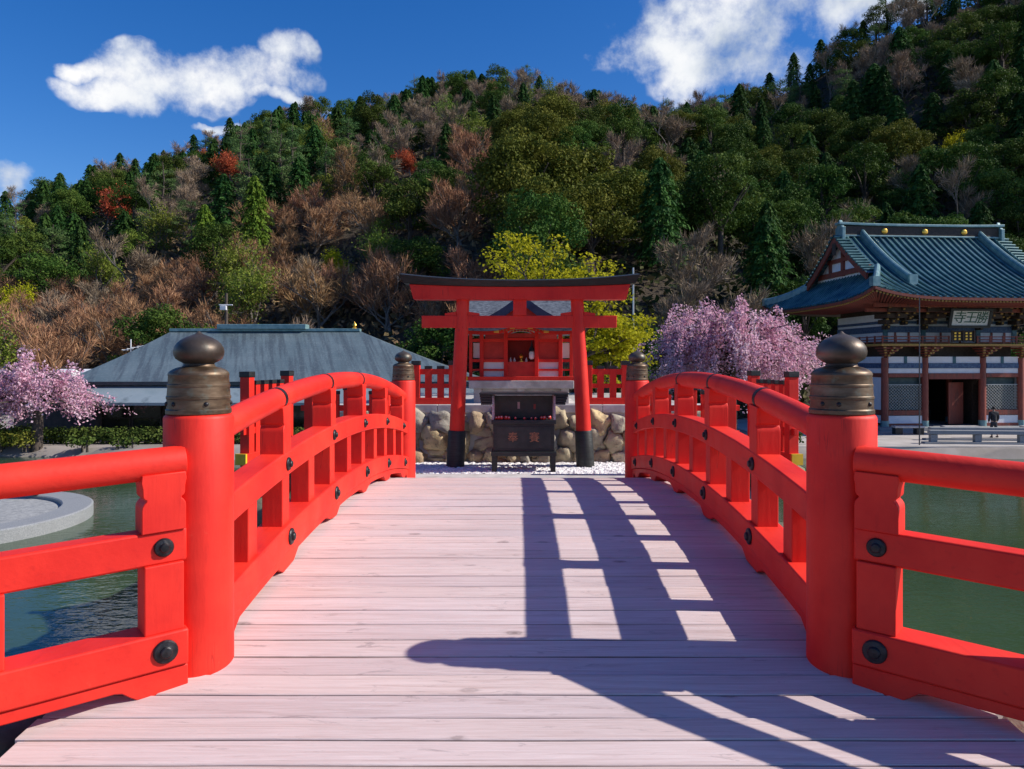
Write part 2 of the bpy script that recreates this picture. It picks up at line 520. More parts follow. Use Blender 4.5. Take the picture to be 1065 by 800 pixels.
class MB:
    def __init__(s):
        s.v, s.f, s.r = [], [], []
        s.nv = 0

    def add(s, verts, faces, r=0.5):
        b = len(s.v)
        s.v.extend([tuple(x) for x in verts])
        for i, f in enumerate(faces):
            s.f.append([b + k for k in f])
            s.r.append(r[i] if hasattr(r, '__len__') else r)
        return s

    def box(s, c, d, M=None, r=0.5):
        hx, hy, hz = d[0] / 2, d[1] / 2, d[2] / 2
        vs = [Vector((x, y, z)) for x in (-hx, hx) for y in (-hy, hy) for z in (-hz, hz)]
        if M is not None:
            vs = [M @ v for v in vs]
        c = Vector(c)
        return s.add([v + c for v in vs], [(0, 1, 3, 2), (4, 6, 7, 5), (0, 4, 5, 1), (2, 3, 7, 6), (0, 2, 6, 4), (1, 5, 7, 3)], r)

    def box2(s, x0, x1, y0, y1, z0, z1, r=0.5):
        return s.box(((x0 + x1) / 2, (y0 + y1) / 2, (z0 + z1) / 2), (abs(x1 - x0), abs(y1 - y0), abs(z1 - z0)), None, r)

    def lathe(s, prof, c=(0, 0, 0), n=24, r=0.5, M=None):
        vs, fs = [], []
        for (ra, z) in prof:
            for k in range(n):
                a = 2 * math.pi * k / n
                vs.append(Vector((ra * math.cos(a), ra * math.sin(a), z)))
        if M is not None:
            vs = [M @ v for v in vs]
        c = Vector(c)
        vs = [v + c for v in vs]
        m = len(prof)
        for j in range(m - 1):
            for k in range(n):
                k2 = (k + 1) % n
                fs.append((j * n + k, j * n + k2, (j + 1) * n + k2, (j + 1) * n + k))
        fs.append(tuple(range(n - 1, -1, -1)))
        fs.append(tuple((m - 1) * n + k for k in range(n)))
        return s.add(vs, fs, r)

    def tube(s, pts, rad, n=8, r=0.5, cap=True):
        pts = [Vector(p) for p in pts]
        if not hasattr(rad, '__len__'):
            rad = [rad] * len(pts)
        vs, fs = [], []
        up = None
        for i, p in enumerate(pts):
            d = (pts[min(i + 1, len(pts) - 1)] - pts[max(i - 1, 0)])
            if d.length < 1e-9:
                d = Vector((0, 0, 1))
            d.normalize()
            if up is None:
                a = Vector((0, 0, 1)) if abs(d.z) < 0.9 else Vector((1, 0, 0))
                x = d.cross(a).normalized()
            else:
                x = (up - d * up.dot(d))
                x = x.normalized() if x.length > 1e-6 else d.orthogonal().normalized()
            up = x
            y = d.cross(x)
            for k in range(n):
                a = 2 * math.pi * k / n
                vs.append(p + x * (rad[i] * math.cos(a)) + y * (rad[i] * math.sin(a)))
        m = len(pts)
        for j in range(m - 1):
            for k in range(n):
                k2 = (k + 1) % n
                fs.append((j * n + k, j * n + k2, (j + 1) * n + k2, (j + 1) * n + k))
        if cap:
            fs.append(tuple(range(n - 1, -1, -1)))
            fs.append(tuple((m - 1) * n + k for k in range(n)))
        return s.add(vs, fs, r)

    def rail(s, pts, w, z0, z1, r=0.5):
        """rectangular bar following pts (x,y,z); spans z0..z1 above each point; ends vertical"""
        pts = [Vector(p) for p in pts]
        vs, fs = [], []
        for i, p in enumerate(pts):
            d = pts[min(i + 1, len(pts) - 1)] - pts[max(i - 1, 0)]
            d.z = 0
            d.normalize()
            sd_ = Vector((-d.y, d.x, 0)) * (w / 2)
            a = z0[i] if hasattr(z0, '__len__') else z0
            b = z1[i] if hasattr(z1, '__len__') else z1
            vs += [p - sd_ + Vector((0, 0, a)), p + sd_ + Vector((0, 0, a)), p + sd_ + Vector((0, 0, b)), p - sd_ + Vector((0, 0, b))]
        for i in range(len(pts) - 1):
            o = i * 4
            for k in range(4):
                k2 = (k + 1) % 4
                fs.append((o + k, o + 4 + k, o + 4 + k2, o + k2))
        fs.append((0, 1, 2, 3))
        e = (len(pts) - 1) * 4
        fs.append((e + 3, e + 2, e + 1, e))
        return s.add(vs, fs, r)

    def prism(s, poly, fmap, t0, t1, r=0.5):
        """poly of (a,b); fmap(a,b,t)->xyz; solid between t0 and t1"""
        n = len(poly)
        vs = [fmap(a, b, t0) for a, b in poly] + [fmap(a, b, t1) for a, b in poly]
        fs = [tuple(range(n - 1, -1, -1)), tuple(range(n, 2 * n))]
        for k in range(n):
            k2 = (k + 1) % n
            fs.append((k, k2, n + k2, n + k))
        return s.add(vs, fs, r)

    def grid(s, P, r=0.5):
        """P[i][j] points"""
        ni, nj = len(P), len(P[0])
        vs = [p for row in P for p in row]
        fs = [(i * nj + j, i * nj + j + 1, (i + 1) * nj + j + 1, (i + 1) * nj + j) for i in range(ni - 1) for j in range(nj - 1)]
        return s.add(vs, fs, r)

    def quads(s, C, N, su, sv, rnd, spin=None):
        """many leaf quads at C facing N (numpy)"""
        n = len(C)
        if n == 0:
            return s
        N = N / np.maximum(np.linalg.norm(N, axis=1, keepdims=True), 1e-6)
        A = rng.normal(size=(n, 3))
        U = A - (A * N).sum(1, keepdims=True) * N
        U /= np.maximum(np.linalg.norm(U, axis=1, keepdims=True), 1e-6)
        if spin is not None:
            S = spin - (spin * N).sum(1, keepdims=True) * N
            S /= np.maximum(np.linalg.norm(S, axis=1, keepdims=True), 1e-6)
            U = S
        V = np.cross(N, U)
        su = np.broadcast_to(su, (n,))[:, None]
        sv = np.broadcast_to(sv, (n,))[:, None]
        a = C - U * su * 0.5
        b = C + V * sv * 0.5 + N * sv * 0.12
        c = C + U * su * 0.5
        d = C - V * sv * 0.5 + N * sv * 0.12
        V4 = np.stack([a, b, c, d], 1).reshape(-1, 3)
        b0 = len(s.v)
        s.v.extend(map(tuple, V4.tolist()))
        s.f.extend((np.arange(n)[:, None] * 4 + np.arange(4)[None, :] + b0).tolist())
        s.r.extend(np.broadcast_to(rnd, (n,)).tolist())
        return s

    def mesh(s, name, material, smooth=None):
        me = bpy.data.meshes.new(name)
        me.from_pydata(s.v, [], s.f)
        a = me.attributes.new('rnd', 'FLOAT', 'FACE')
        a.data.foreach_set('value', [float(x) for x in s.r])
        me.materials.append(material)
        if smooth is not None:
            me.polygons.foreach_set('use_smooth', [True] * len(me.polygons))
            if smooth < 180:
                me.set_sharp_from_angle(angle=R(smooth))
        me.update()
        return me

    def build(s, name, material, parent=None, smooth=None, bevel=0.0, segs=2):
        if parent is not None:
            rt = parent
            while rt.parent is not None:
                rt = rt.parent
            off = ORIG.get(rt.name)
            if off is not None and off.length > 0:
                s.v = [(v[0] - off.x, v[1] - off.y, v[2] - off.z) for v in s.v]
        me = s.mesh(name, material, smooth)
        o = bpy.data.objects.new(name, me)
        COL.objects.link(o)
        if parent is not None:
            o.parent = parent
        if bevel:
            b = o.modifiers.new('bevel', 'BEVEL')
            b.width = bevel
            b.segments = segs
            b.limit_method = 'ANGLE'
            b.angle_limit = R(40)
            b.harden_normals = False
        return o


def tag(o, label, cat, group=None, kind=None):
    o['label'] = label
    o['category'] = cat
    if group:
        o['group'] = group
    if kind:
        o['kind'] = kind
    return o


def thing(name, label, cat, loc=(0, 0, 0), group=None):
    o = bpy.data.objects.new(name, None)
    o.empty_display_size = 0.2
    COL.objects.link(o)
    o.location = loc
    ORIG[o.name] = Vector(loc)
    return tag(o, label, cat, group)


def copy_tree(root, loc=None, rotz=None, scale=None, label=None, group=None):
    c = root.copy()
    COL.objects.link(c)
    if loc is not None:
        c.location = loc
    if rotz is not None:
        c.rotation_euler = (0, 0, rotz)
    if scale is not None:
        c.scale = scale
    if label:
        c['label'] = label
    if group:
        c['group'] = group
    for ch in root.children:
        k = ch.copy()
        COL.objects.link(k)
        k.parent = c
        for gc in ch.children:
            q = gc.copy()
            COL.objects.link(q)
            q.parent = k
    return c


def structure(o, kind='structure'):
    o['kind'] = kind
    return o


def lerp(a, b, t):
    return a + (b - a) * t


def interp(x, tab):
    if x <= tab[0][0]:
        return tab[0][1]
    for (x0, y0), (x1, y1) in zip(tab, tab[1:]):
        if x <= x1:
            t = (x - x0) / (x1 - x0)
            return y0 + (y1 - y0) * t
    return tab[-1][1]


def fbm(x, y, s=1.0, o=4, seed=0.0):
    return mnoise.fractal(Vector((x * s, y * s, seed)), 1.0, 2.0, o)


def px_of(X, Y, Z):
    return 541 + 790 * X / Y, 377 - 790 * (Z - CAMH) / Y

# ================================================================== THE SETTING
ZG = -2.73      # shore level
ZW = -3.20      # water level
ZI = -0.075     # level of the little shrine island


def smooth01(t):
    t = max(0.0, min(1.0, t))
    return t * t * (3 - 2 * t)


SKYLINE = [(-900, 330), (-400, 270), (-150, 236), (0, 213), (60, 190), (120, 172), (165, 165), (250, 122), (320, 108), (380, 100), (450, 76), (500, 66), (550, 68), (620, 82),
           (690, 104), (750, 92), (800, 72), (850, 50), (900, 22), (960, -6), (1065, -55), (1250, -130), (1500, -190)]
RIDGE_D = [(-600, 200), (0, 185), (400, 210), (560, 215), (690, 190), (850, 170), (1065, 165), (1400, 150)]
FOOT_D = [(-600, 66), (0, 64), (400, 60), (540, 50), (700, 50), (860, 66), (1065, 68), (1400, 66)]


def hill_profile(px):
    yr = interp(px, RIDGE_D)
    y0 = interp(px, FOOT_D)
    zr = CAMH + (377 - interp(px, SKYLINE)) / 790 * yr - 8.5
    return y0, yr, zr


def hill_z(X, Y):
    px = 541 + 790 * X / max(Y, 1)
    y0, yr, zr = hill_profile(px)
    t = (Y - y0) / (yr - y0)
    if t < 0:
        return ZG - 0.6
    b = 4.5 * fbm(X, Y, 0.018, 3, 3.3) + 1.5 * fbm(X, Y, 0.06, 3, 9.1)
    if t <= 1:
        z = ZG + (zr - ZG) * (t ** 0.93)
        # a gully runs up from behind the shrine
        gx = 30 + (Y - 60) * 0.28
        z -= 6.0 * math.exp(-((X - gx) / 13) ** 2) * smooth01(t * 2.5) * smooth01((1.1 - t) * 2)
        return z + b * smooth01(t * 4) * smooth01((1.25 - t) * 3)
    return zr - (t - 1) * (yr - y0) * 0.35 + b * 0.7


def ground_z(X, Y):
    # near bank where the photographer stands, then the pond basin, then the far shore
    near = lerp(-0.22, -4.3, smooth01((Y - 3.9) / 2.8))
    shore = 36.8 + 1.4 * fbm(X, 0, 0.09, 2, 5.0)
    far = lerp(-4.3, ZG, smooth01((Y - shore) / 1.2))
    side = smooth01((abs(X) - 62) / 4)
    z = near if Y < 20 else far
    if Y > 3:
        z = lerp(z, ZG, side)
    return z


ys = list(np.arange(-8, 10, 0.4)) + list(np.arange(10, 34, 3.0)) + list(np.arange(34, 41, 0.6)) + list(np.arange(42, 110, 8.0)) + [150, 250, 500, 1200, 3000]
ys = [-3000, -500, -60, -20] + ys
xs = [-3000, -900, -300, -120] + list(np.arange(-72, -9, 3.0)) + list(np.arange(-9, 9.1, 0.45)) + list(np.arange(12, 73, 3.0)) + [120, 300, 900, 3000]
mb = MB()
mb.grid([[(x, y, ground_z(x, y) + (0.05 * fbm(x, y, 1.3, 3) if y < 8 and abs(x) < 10 else 0)) for x in xs] for y in ys])
structure(mb.build('ground', GROUND, smooth=180))

mb = MB()
mb.grid([[(x, y, ZW) for x in np.linspace(-66, 66, 12)] for y in np.linspace(2.5, 39, 8)])
structure(mb.build('pond_water', WATER))

# paved apron along the far shore before the gate
mb = MB()
mb.box2(14, 60, 38.3, 62, ZG - 0.3, ZG + 0.03)
structure(mb.build('temple_paving', PAVING))

# the hill
mb = MB()
us = np.linspace(-1300, 1750, 150)
P = []
for px in us:
    y0, yr, zr = hill_profile(px)
    row = []
    for t in list(np.linspace(-0.03, 1.0, 44)) + [1.08, 1.2, 1.5, 2.2]:
        Y = y0 + (yr - y0) * t
        X = (px - 541) / 790 * Y
        row.append((X, Y, hill_z(X, Y)))
    P.append(row)
mb.grid(P)
structure(mb.build('hill', HILL, smooth=180))

# steep spur added out of view on the right, to shade the lower hill
def spur_pt(a, b):
    Y = lerp(64, 150, a)
    X = 0.70 * Y + 8 + 95 * b
    h = 74 * smooth01(b * 1.7) * smooth01(a * 4.5) * smooth01((1 - a) * 6)
    return (X, Y, ZG - 0.8 + h + 3 * fbm(X, Y, 0.03, 3, 1.0) * smooth01(b * 4))


mb = MB()
mb.grid([[spur_pt(i / 39, j / 27) for j in range(28)] for i in range(40)])
structure(mb.build('shade_spur', HILL, smooth=180))


# ================================================================== THE BRIDGE
def deck_z(y):
    if y < 3.2:
        z0 = 0.335 - 0.026 * (3.2 - 6.5) ** 2
        return z0 - 0.10 * (3.2 - y)
    return 0.335 - 0.026 * (y - 6.5) ** 2


bridge = thing('arched_bridge', 'arched footbridge deck of pale bleached planks between two vermilion railings', 'bridge')
mb = MB()
seam = MB()
y = 1.45
pr = random.Random(11)
while y < 10.25:
    w = 0.160 + pr.uniform(-0.004, 0.004)
    hw = 2.02 if y < 3.42 else 1.63
    a, b = y + 0.004, y + w - 0.005
    za, zb = deck_z(a), deck_z(b)
    rr = pr.random()
    lift = pr.uniform(-0.0025, 0.0025)
    e0, e1 = pr.uniform(-0.02, 0.02), pr.uniform(-0.02, 0.02)
    # each plank: a long slab of eight pieces, slightly warped, with eased edges
    nx = 9
    vs = []
    for k in range(nx):
        x = lerp(-hw + e0, hw + e1, k / (nx - 1))
        wv = 0.0015 * math.sin(k * 1.7 + rr * 20) + lift
        vs += [(x, a, za - 0.05), (x, a, za - 0.004 + wv), (x, a + 0.004, za + wv), (x, b - 0.004, zb + wv), (x, b, zb - 0.004 + wv), (x, b, zb - 0.05)]
    fs = []
    for k in range(nx - 1):
        o = k * 6
        for q in range(6):
            q2 = (q + 1) % 6
            fs.append((o + q, o + q2, o + 6 + q2, o + 6 + q))
    fs.append((0, 5, 4, 3, 2, 1))
    e = (nx - 1) * 6
    fs.append((e, e + 1, e + 2, e + 3, e + 4, e + 5))
    mb.add(vs, fs, rr)
    za, zb = deck_z(b - 0.004), deck_z(y + w + 0.008)
    seam.add([(-hw + 0.04, b - 0.004, za - 0.0045), (hw - 0.04, b - 0.004, za - 0.0045), (hw - 0.04, y + w + 0.008, zb - 0.0045), (-hw + 0.04, y + w + 0.008, zb - 0.0045)], [(0, 1, 2, 3)])
    y += w
mb.build('planks', DECK, bridge)
seam.build('seam_strips', mat('dirty_seam', (0.10, 0.07, 0.058), (0.17, 0.125, 0.105), 9, 0.95), bridge)
mb = MB()
for x in (-1.45, -0.7, 0, 0.7, 1.45):
    mb.rail([(x, yy, deck_z(yy)) for yy in np.linspace(3.0, 10.2, 24)], 0.16, -0.38, -0.055)
mb.build('girders', DARKWOOD, bridge)
mb = MB()
for x in (-1.3, 1.3):
    for yy in (5.2, 8.2):
        mb.lathe([(0.13, -4.4), (0.13, deck_z(yy) - 0.3)], (x, yy, 0), 14)
mb.build('piers', DARKWOOD, bridge)


def rail_parts(root, P, s0, s1, mains, mids, side, band_at=(), hand_ext=(0, 0), bolts=True, ns=60, hand_h=1.055, mid_w=0.155, pw=0.068):
    """a vermilion railing along P(s) -> (x,y,z of deck); side = unit vector (x,y) towards the walkway"""
    sx = Vector((side[0], side[1], 0))
    sl = list(np.linspace(s0, s1, ns))

    def pts(a, b, n):
        return [P(q) for q in np.linspace(a, b, n)]
    # bottom sill with long low notches between its feet
    feet = [s0] + list(mains) + [s1]
    lo = []
    for q in sl:
        dmin = min(abs(q - m) for m in feet)
        lo.append(0.004 + 0.055 * smooth01((dmin - 0.10) / 0.09))
    mb = MB()
    mb.rail([P(q) for q in sl], 0.165, lo, 0.112)
    mb.build('ground_sill', REDRAIL, root, smooth=30, bevel=0.006)
    mb = MB()
    mb.rail([P(q) for q in sl], 0.19, 0.115, 0.275)
    mb.build('bottom_rail', REDRAIL, root, smooth=30, bevel=0.009)
    mb = MB()
    mb.rail([P(q) for q in sl], mid_w, 0.575, 0.725)
    mb.build('middle_rail', REDRAIL, root, smooth=30, bevel=0.010)
    mb = MB()
    h0, h1 = s0 - hand_ext[0], s1 + hand_ext[1]
    mb.tube([Vector(P(q)) + Vector((0, 0, hand_h)) for q in np.linspace(h0, h1, ns)], 0.072, 20)
    hr = mb.build('handrail', REDRAIL, root, smooth=50, bevel=0.004)
    for q in band_at:
        mb = MB()
        mb.tube([Vector(P(q + e)) + Vector((0, 0, hand_h)) for e in (-0.024, 0, 0.024)], 0.0740, 20)
        mb.build('joint_band', IRON, hr, smooth=50)
    for m in list(mains) + list(mids):
        # short post between bottom and middle rail
        mb = MB()
        mb.rail([P(m - pw), P(m), P(m + pw)], 0.13 if pw < 0.07 else 0.155, 0.272, 0.578)
        mb.build('lower_post', RED, root, bevel=0.006)
    dh = hand_h - 1.055
    half = [(.076, .722), (.076, .862), (.074, .878), (.066, .893), (.060, .899), (.060, .906), (.068, .911), (.072, .922), (.073, .955), (.078, .985), (.090, 1.015)]
    half = [(a * pw / 0.068 if b < 0.99 else a, b + (dh if b > .75 else 0)) for a, b in half]
    prof = half + [(-a, b) for a, b in half[::-1]]
    for m in mains:
        mb = MB()
        c = Vector(P(m))
        t = (Vector(P(m + 0.05)) - Vector(P(m - 0.05)))
        t.normalize()
        mb.prism(prof, lambda a, b, w: Vector((c.x + t.x * a, c.y + t.y * a, c.z + t.z * a + b)) + sx * w, -0.074, 0.074)
        mb.build('upper_post', RED, root, smooth=35, bevel=0.006)
    if bolts:
        up = Vector((0, 0, 1))
        for m in bolts if isinstance(bolts, (list, tuple)) else mains:
            for hz, off, rb in ((0.65, mid_w / 2, 0.042), (0.195, 0.095, 0.052)):
                c = Vector(P(m)) + up * hz + sx * off
                M = sx.to_track_quat('Z', 'Y').to_matrix()
                mb = MB()
                mb.lathe([(rb, -0.004), (rb, 0.007), (rb * 0.9, 0.013), (rb * 0.58, 0.016), (rb * 0.52, 0.017), (rb * 0.5, 0.024), (rb * 0.4, 0.029), (rb * 0.15, 0.031)], c, 22, M=M)
                mb.build('bolt_cover', IRON, root, smooth=30)


Y_NEAR, Y_FAR, X_POST = 3.63, 9.98, 1.535
mains = [4.77 + 1.18 * k for k in range(5)]
mids = [4.18] + [4.77 + 1.18 * (k + 0.5) for k in range(4)]
for sgn, word in ((-1, 'sunlit arched vermilion railing on the side of the grey-roofed hall'), (1, 'arched vermilion railing throwing its ladder-shaped shadow onto the deck')):
    root = thing('bridge_railing', word, 'railing', (sgn * X_POST, 6.8, 0), 'arched railings of the bridge')
    rail_parts(root, lambda s, sgn=sgn: (sgn * X_POST, s, deck_z(s)), Y_NEAR + 0.10, Y_FAR - 0.09, mains, mids, (-sgn, 0), band_at=mains[:3])


def newel(x, y, zb, label):
    root = thing('bridge_post', label, 'post', (x, y, zb), 'round bridge posts with bronze finials')
    ht = 1.30 - zb if y < 5 else 1.31 - zb
    mb = MB()
    # cylinder very slightly flattened into facets, with an eased upper edge
    mb.lathe([(0.158, -0.25), (0.158, 0.0), (0.157, ht * 0.5), (0.157, ht - 0.02), (0.152, ht - 0.008), (0.143, ht - 0.001), (0.05, ht)], (x, y, zb), 48)
    mb.build('shaft', RED, root, smooth=40)
    z = zb + ht
    mb = MB()
    mb.lathe([(0.144, 0.0), (0.147, 0.004), (0.147, 0.020), (0.142, 0.026), (0.1415, 0.070), (0.1445, 0.073), (0.1445, 0.083), (0.141, 0.087), (0.138, 0.128), (0.1405, 0.131), (0.1405, 0.139),
              (0.137, 0.143), (0.135, 0.180), (0.137, 0.184), (0.136, 0.192), (0.131, 0.200), (0.118, 0.210), (0.098, 0.219), (0.076, 0.224), (0.071, 0.230), (0.069, 0.238)], (x, y, z), 48)
    fin = mb.build('finial_collar', BRONZE, root, smooth=32)
    for a in (-2.05, -0.95, 0.25, 1.5, 2.6, 3.7):
        mb = MB()
        q = Vector((math.cos(a), math.sin(a), 0))
        mb.lathe([(0.011, -0.006), (0.011, 0.003), (0.007, 0.008), (0.002, 0.010)], Vector((x, y, z + 0.050)) + q * 0.141, 10, M=q.to_track_quat('Z', 'Y').to_matrix())
        mb.build('rivet', IRON, fin, smooth=30)
    mb = MB()
    mb.lathe([(0.066, 0.236), (0.071, 0.241), (0.088, 0.250), (0.104, 0.262), (0.112, 0.279), (0.114, 0.296), (0.110, 0.315), (0.099, 0.334), (0.082, 0.350), (0.060, 0.363), (0.036, 0.373),
              (0.018, 0.380), (0.009, 0.388), (0.003, 0.394)], (x, y, z), 48)
    mb.build('onion_knob', KNOBMAT, root, smooth=60)


newel(-X_POST, Y_NEAR, deck_z(3.55), 'near round vermilion bridge post with bronze onion finial in front of the grey hall')
newel(X_POST, Y_NEAR, deck_z(3.55), 'near round vermilion bridge post with bronze onion finial in front of the temple gate')
newel(-X_POST, Y_FAR, deck_z(9.9), 'far round bridge post with bronze finial left of the stone wall')
newel(X_POST, Y_FAR, deck_z(9.9), 'far round bridge post with bronze finial beside the right torii leg')

# splayed wing railings at the near end
for sgn, word in ((-1, 'brightly sunlit splayed end railing before the round stone platform'), (1, 'splayed end railing with shaded near face before the temple gate')):
    d = Vector((sgn * math.cos(R(37)), -math.sin(R(37)), 0))
    a = Vector((sgn * 1.55, 3.50, 0))
    root = thing('wing_railing', word, 'railing', (sgn * 1.6, 3.5, 0), 'splayed railings at the near bridge end')

    def PW(s, a=a, d=d):
        q = a + d * s
        return (q.x, q.y, 0.072 - 0.045 * s)
    nrm = (-sgn * math.sin(R(37)), -math.cos(R(37)))
    rail_parts(root, PW, 0.0, 1.75, [0.098, 1.40], [0.77], nrm, bolts=[0.098, 1.40], hand_ext=(0.0, 0.06), hand_h=1.020, mid_w=0.122, pw=0.082)
    mb = MB()
    q = PW(1.78)
    mb.lathe([(0.09, -0.5), (0.09, 1.24), (0.085, 1.26), (0.03, 1.265)], (q[0], q[1], q[2]), 24)
    mb.build('end_post', RED, root, smooth=40)

# rocks on the near bank beside the deck
ICO = bmesh.new()
bmesh.ops.create_icosphere(ICO, subdivisions=3, radius=1.0)
ICO_V = [v.co.copy() for v in ICO.verts]
ICO_F = [tuple(v.index for v in f.verts) for f in ICO.faces]
ICO.free()
ICO2 = bmesh.new()
bmesh.ops.create_icosphere(ICO2, subdivisions=2, radius=1.0)
ICO2_V = [v.co.copy() for v in ICO2.verts]
ICO2_F = [tuple(v.index for v in f.verts) for f in ICO2.faces]
ICO2.free()


def blob(mb, c, s, seed, amp=0.25, sq=0.75, rnd=0.5, fine=True, rot=0.0):
    c = Vector(c)
    vs = []
    cr, sr = math.cos(rot), math.sin(rot)
    for v in (ICO_V if fine else ICO2_V):
        q = Vector([math.copysign(abs(t) ** sq, t) for t in v])
        k = 1 + amp * mnoise.noise(v * 1.25 + Vector((seed * 3.1, seed * 1.7, seed))) + amp * 0.45 * mnoise.noise(v * 3.1 + Vector((seed, seed * 5.0, 2)))
        q = Vector((q.x * s[0] * k, q.y * s[1] * k, q.z * s[2] * k))
        vs.append(c + Vector((q.x * cr - q.z * sr, q.y, q.x * sr + q.z * cr)))
    mb.add(vs, ICO_F if fine else ICO2_F, rnd)


for i, (x, y, z, s, lab) in enumerate([(-2.36, 3.42, -0.20, 0.30, 'mossy bank rock under the left end railing, beside the deck edge'), (-2.95, 3.95, -0.62, 0.38, 'larger bank rock below the left end railing, towards the pond'),
                                       (-2.4, 2.75, -0.28, 0.24, 'bank rock at the lower left corner of the pale deck'), (2.45, 3.5, -0.28, 0.25, 'bank rock under the right end railing, beside the deck edge'),
                                       (2.4, 2.9, -0.27, 0.22, 'small bank rock at the lower right corner of the pale deck'), (2.95, 3.9, -0.62, 0.36, 'bank rock below the right end railing, towards the green water')]):
    mb = MB()
    blob(mb, (x, y, z), (s, s * 0.85, s * 0.7), i + 2.3, 0.35, 0.8, (i * 0.37) % 1)
    tag(mb.build('bank_rock', ROCK, smooth=180), lab, 'rock', 'rocks on the near bank')


# ================================================================== SHRINE ISLAND
def island_outline(off=0.0):
    pts = []
    for k in range(48):
        a = 2 * math.pi * k / 48
        pts.append((math.copysign(abs(math.cos(a)) ** 0.6, math.cos(a)) * (3.35 + off), 14.6 + math.copysign(abs(math.sin(a)) ** 0.6, math.sin(a)) * (4.5 + off)))
    return pts


mb = MB()
mb.prism(island_outline(), lambda a, b, t: (a, b, t), -4.3, ZI)
structure(mb.build('island_ground', PAVING))
mb = MB()
mb.box2(-3.0, 3.0, 12.05, 18.6, ZI, 0.80)
structure(mb.build('terrace_ground', PAVING))
# white gravel strip in front of the wall: heaped grains
mb = MB()
P = []
gx = np.linspace(-2.6, 2.6, 210)
gy = np.linspace(10.86, 11.98, 46)
for yy in gy:
    P.append([(x, yy, ZI + 0.006 + 0.03 * smooth01((yy - 10.86) / 0.12) + 0.024 * (0.5 + mnoise.noise(Vector((x * 17, yy * 17, 0)))) + 0.014 * mnoise.noise(Vector((x * 41, yy * 41, 3)))) for x in gx])
mb.grid(P)
structure(mb.build('gravel_bed', GRAVEL), 'stuff')
mb = MB()
mb.box2(-1.75, 1.75, 10.26, 10.84, ZI - 0.2, ZI + 0.03)
tag(mb.build('threshold_slab', CONCRETE, bevel=0.01), 'pale flat slab between the end of the deck and the white gravel', 'slab')

# boulder wall with its coping
wall = thing('stone_wall', 'low wall of rough tan and grey boulders behind the torii', 'wall', (0, 12.1, ZI))
mb = MB()
wr = random.Random(5)
z = ZI - 0.02
row = 0
for hrow in (0.25, 0.33, 0.31):
    x = -3.1 + wr.uniform(-0.1, 0.1)
    while x < 3.1:
        w = wr.uniform(0.17, 0.42) * (0.8 if row == 0 else 1.0)
        h = hrow * wr.uniform(0.85, 1.22)
        if wr.random() < 0.25:
            # two small stones on top of each other
            blob(mb, (x + w / 2, 12.12, z + h * 0.27), (w * 0.53, 0.14, h * 0.30), wr.uniform(0, 90), 0.42, 0.70, wr.random(), rot=wr.uniform(-0.4, 0.4))
            blob(mb, (x + w / 2, 12.13, z + h * 0.78), (w * 0.50, 0.13, h * 0.30), wr.uniform(0, 90), 0.42, 0.70, wr.random(), rot=wr.uniform(-0.4, 0.4))
        else:
            blob(mb, (x + w / 2, 12.12 + wr.uniform(-0.03, 0.03), z + h / 2 + wr.uniform(-0.02, 0.02)), (w * 0.53, 0.20, h * 0.53), wr.uniform(0, 90), 0.46, 0.66, wr.random(), rot=wr.uniform(-0.5, 0.5))
        x += w * 0.99
    z += hrow * 0.93
    row += 1
mb.build('boulders', STONE, wall, smooth=180)
mb = MB()
mb.box2(-3.05, 3.05, 12.16, 12.5, ZI, 0.80)
mb.build('earth_core', mat("dark_earth", (0.05, 0.042, 0.033), (0.08, 0.07, 0.055), 6, 1.0), wall)
mb = MB()
for k in range(7):
    mb.box2(-3.05 + k * 0.872, -3.05 + (k + 1) * 0.872 - 0.006, 12.03, 12.42, 0.745, 0.873)
mb.build('coping', CONCRETE, wall, bevel=0.008)

# island flanks: stones down to the water
for sgn, w in ((-1, 'left'), (1, 'right')):
    mb = MB()
    for k in range(46):
        yy = wr.uniform(9.0, 17.5)
        zz = wr.uniform(-3.3, 0.15)
        s = wr.uniform(0.28, 0.5)
        blob(mb, (sgn * (3.30 + (0.15 - zz) * 0.12 + wr.uniform(-0.08, 0.1)), yy, zz), (s * 0.7, s, s * 0.75), wr.uniform(0, 90), 0.3, 0.75, wr.random(), fine=False)
    for k in range(9):
        blob(mb, (sgn * wr.uniform(1.9, 3.4), wr.uniform(9.3, 10.3), wr.uniform(-1.4, 0.05)), (0.34, 0.34, 0.27), wr.uniform(0, 90), 0.3, 0.75, wr.random(), fine=False)
    for k in range(9):
        blob(mb, (sgn * 3.2, 9.2 + k * 0.36, 0.14), (0.22, 0.24, 0.2), wr.uniform(0, 90), 0.3, 0.7, wr.random(), fine=False)
    lab = 'rough stone embankment under the side fence, by the grey hall side' if sgn < 0 else 'rough stone embankment under the side fence, by the temple gate side'
    tag(mb.build('stone_embankment', ROCK, smooth=180), lab, 'embankment', 'stone embankments of the island')


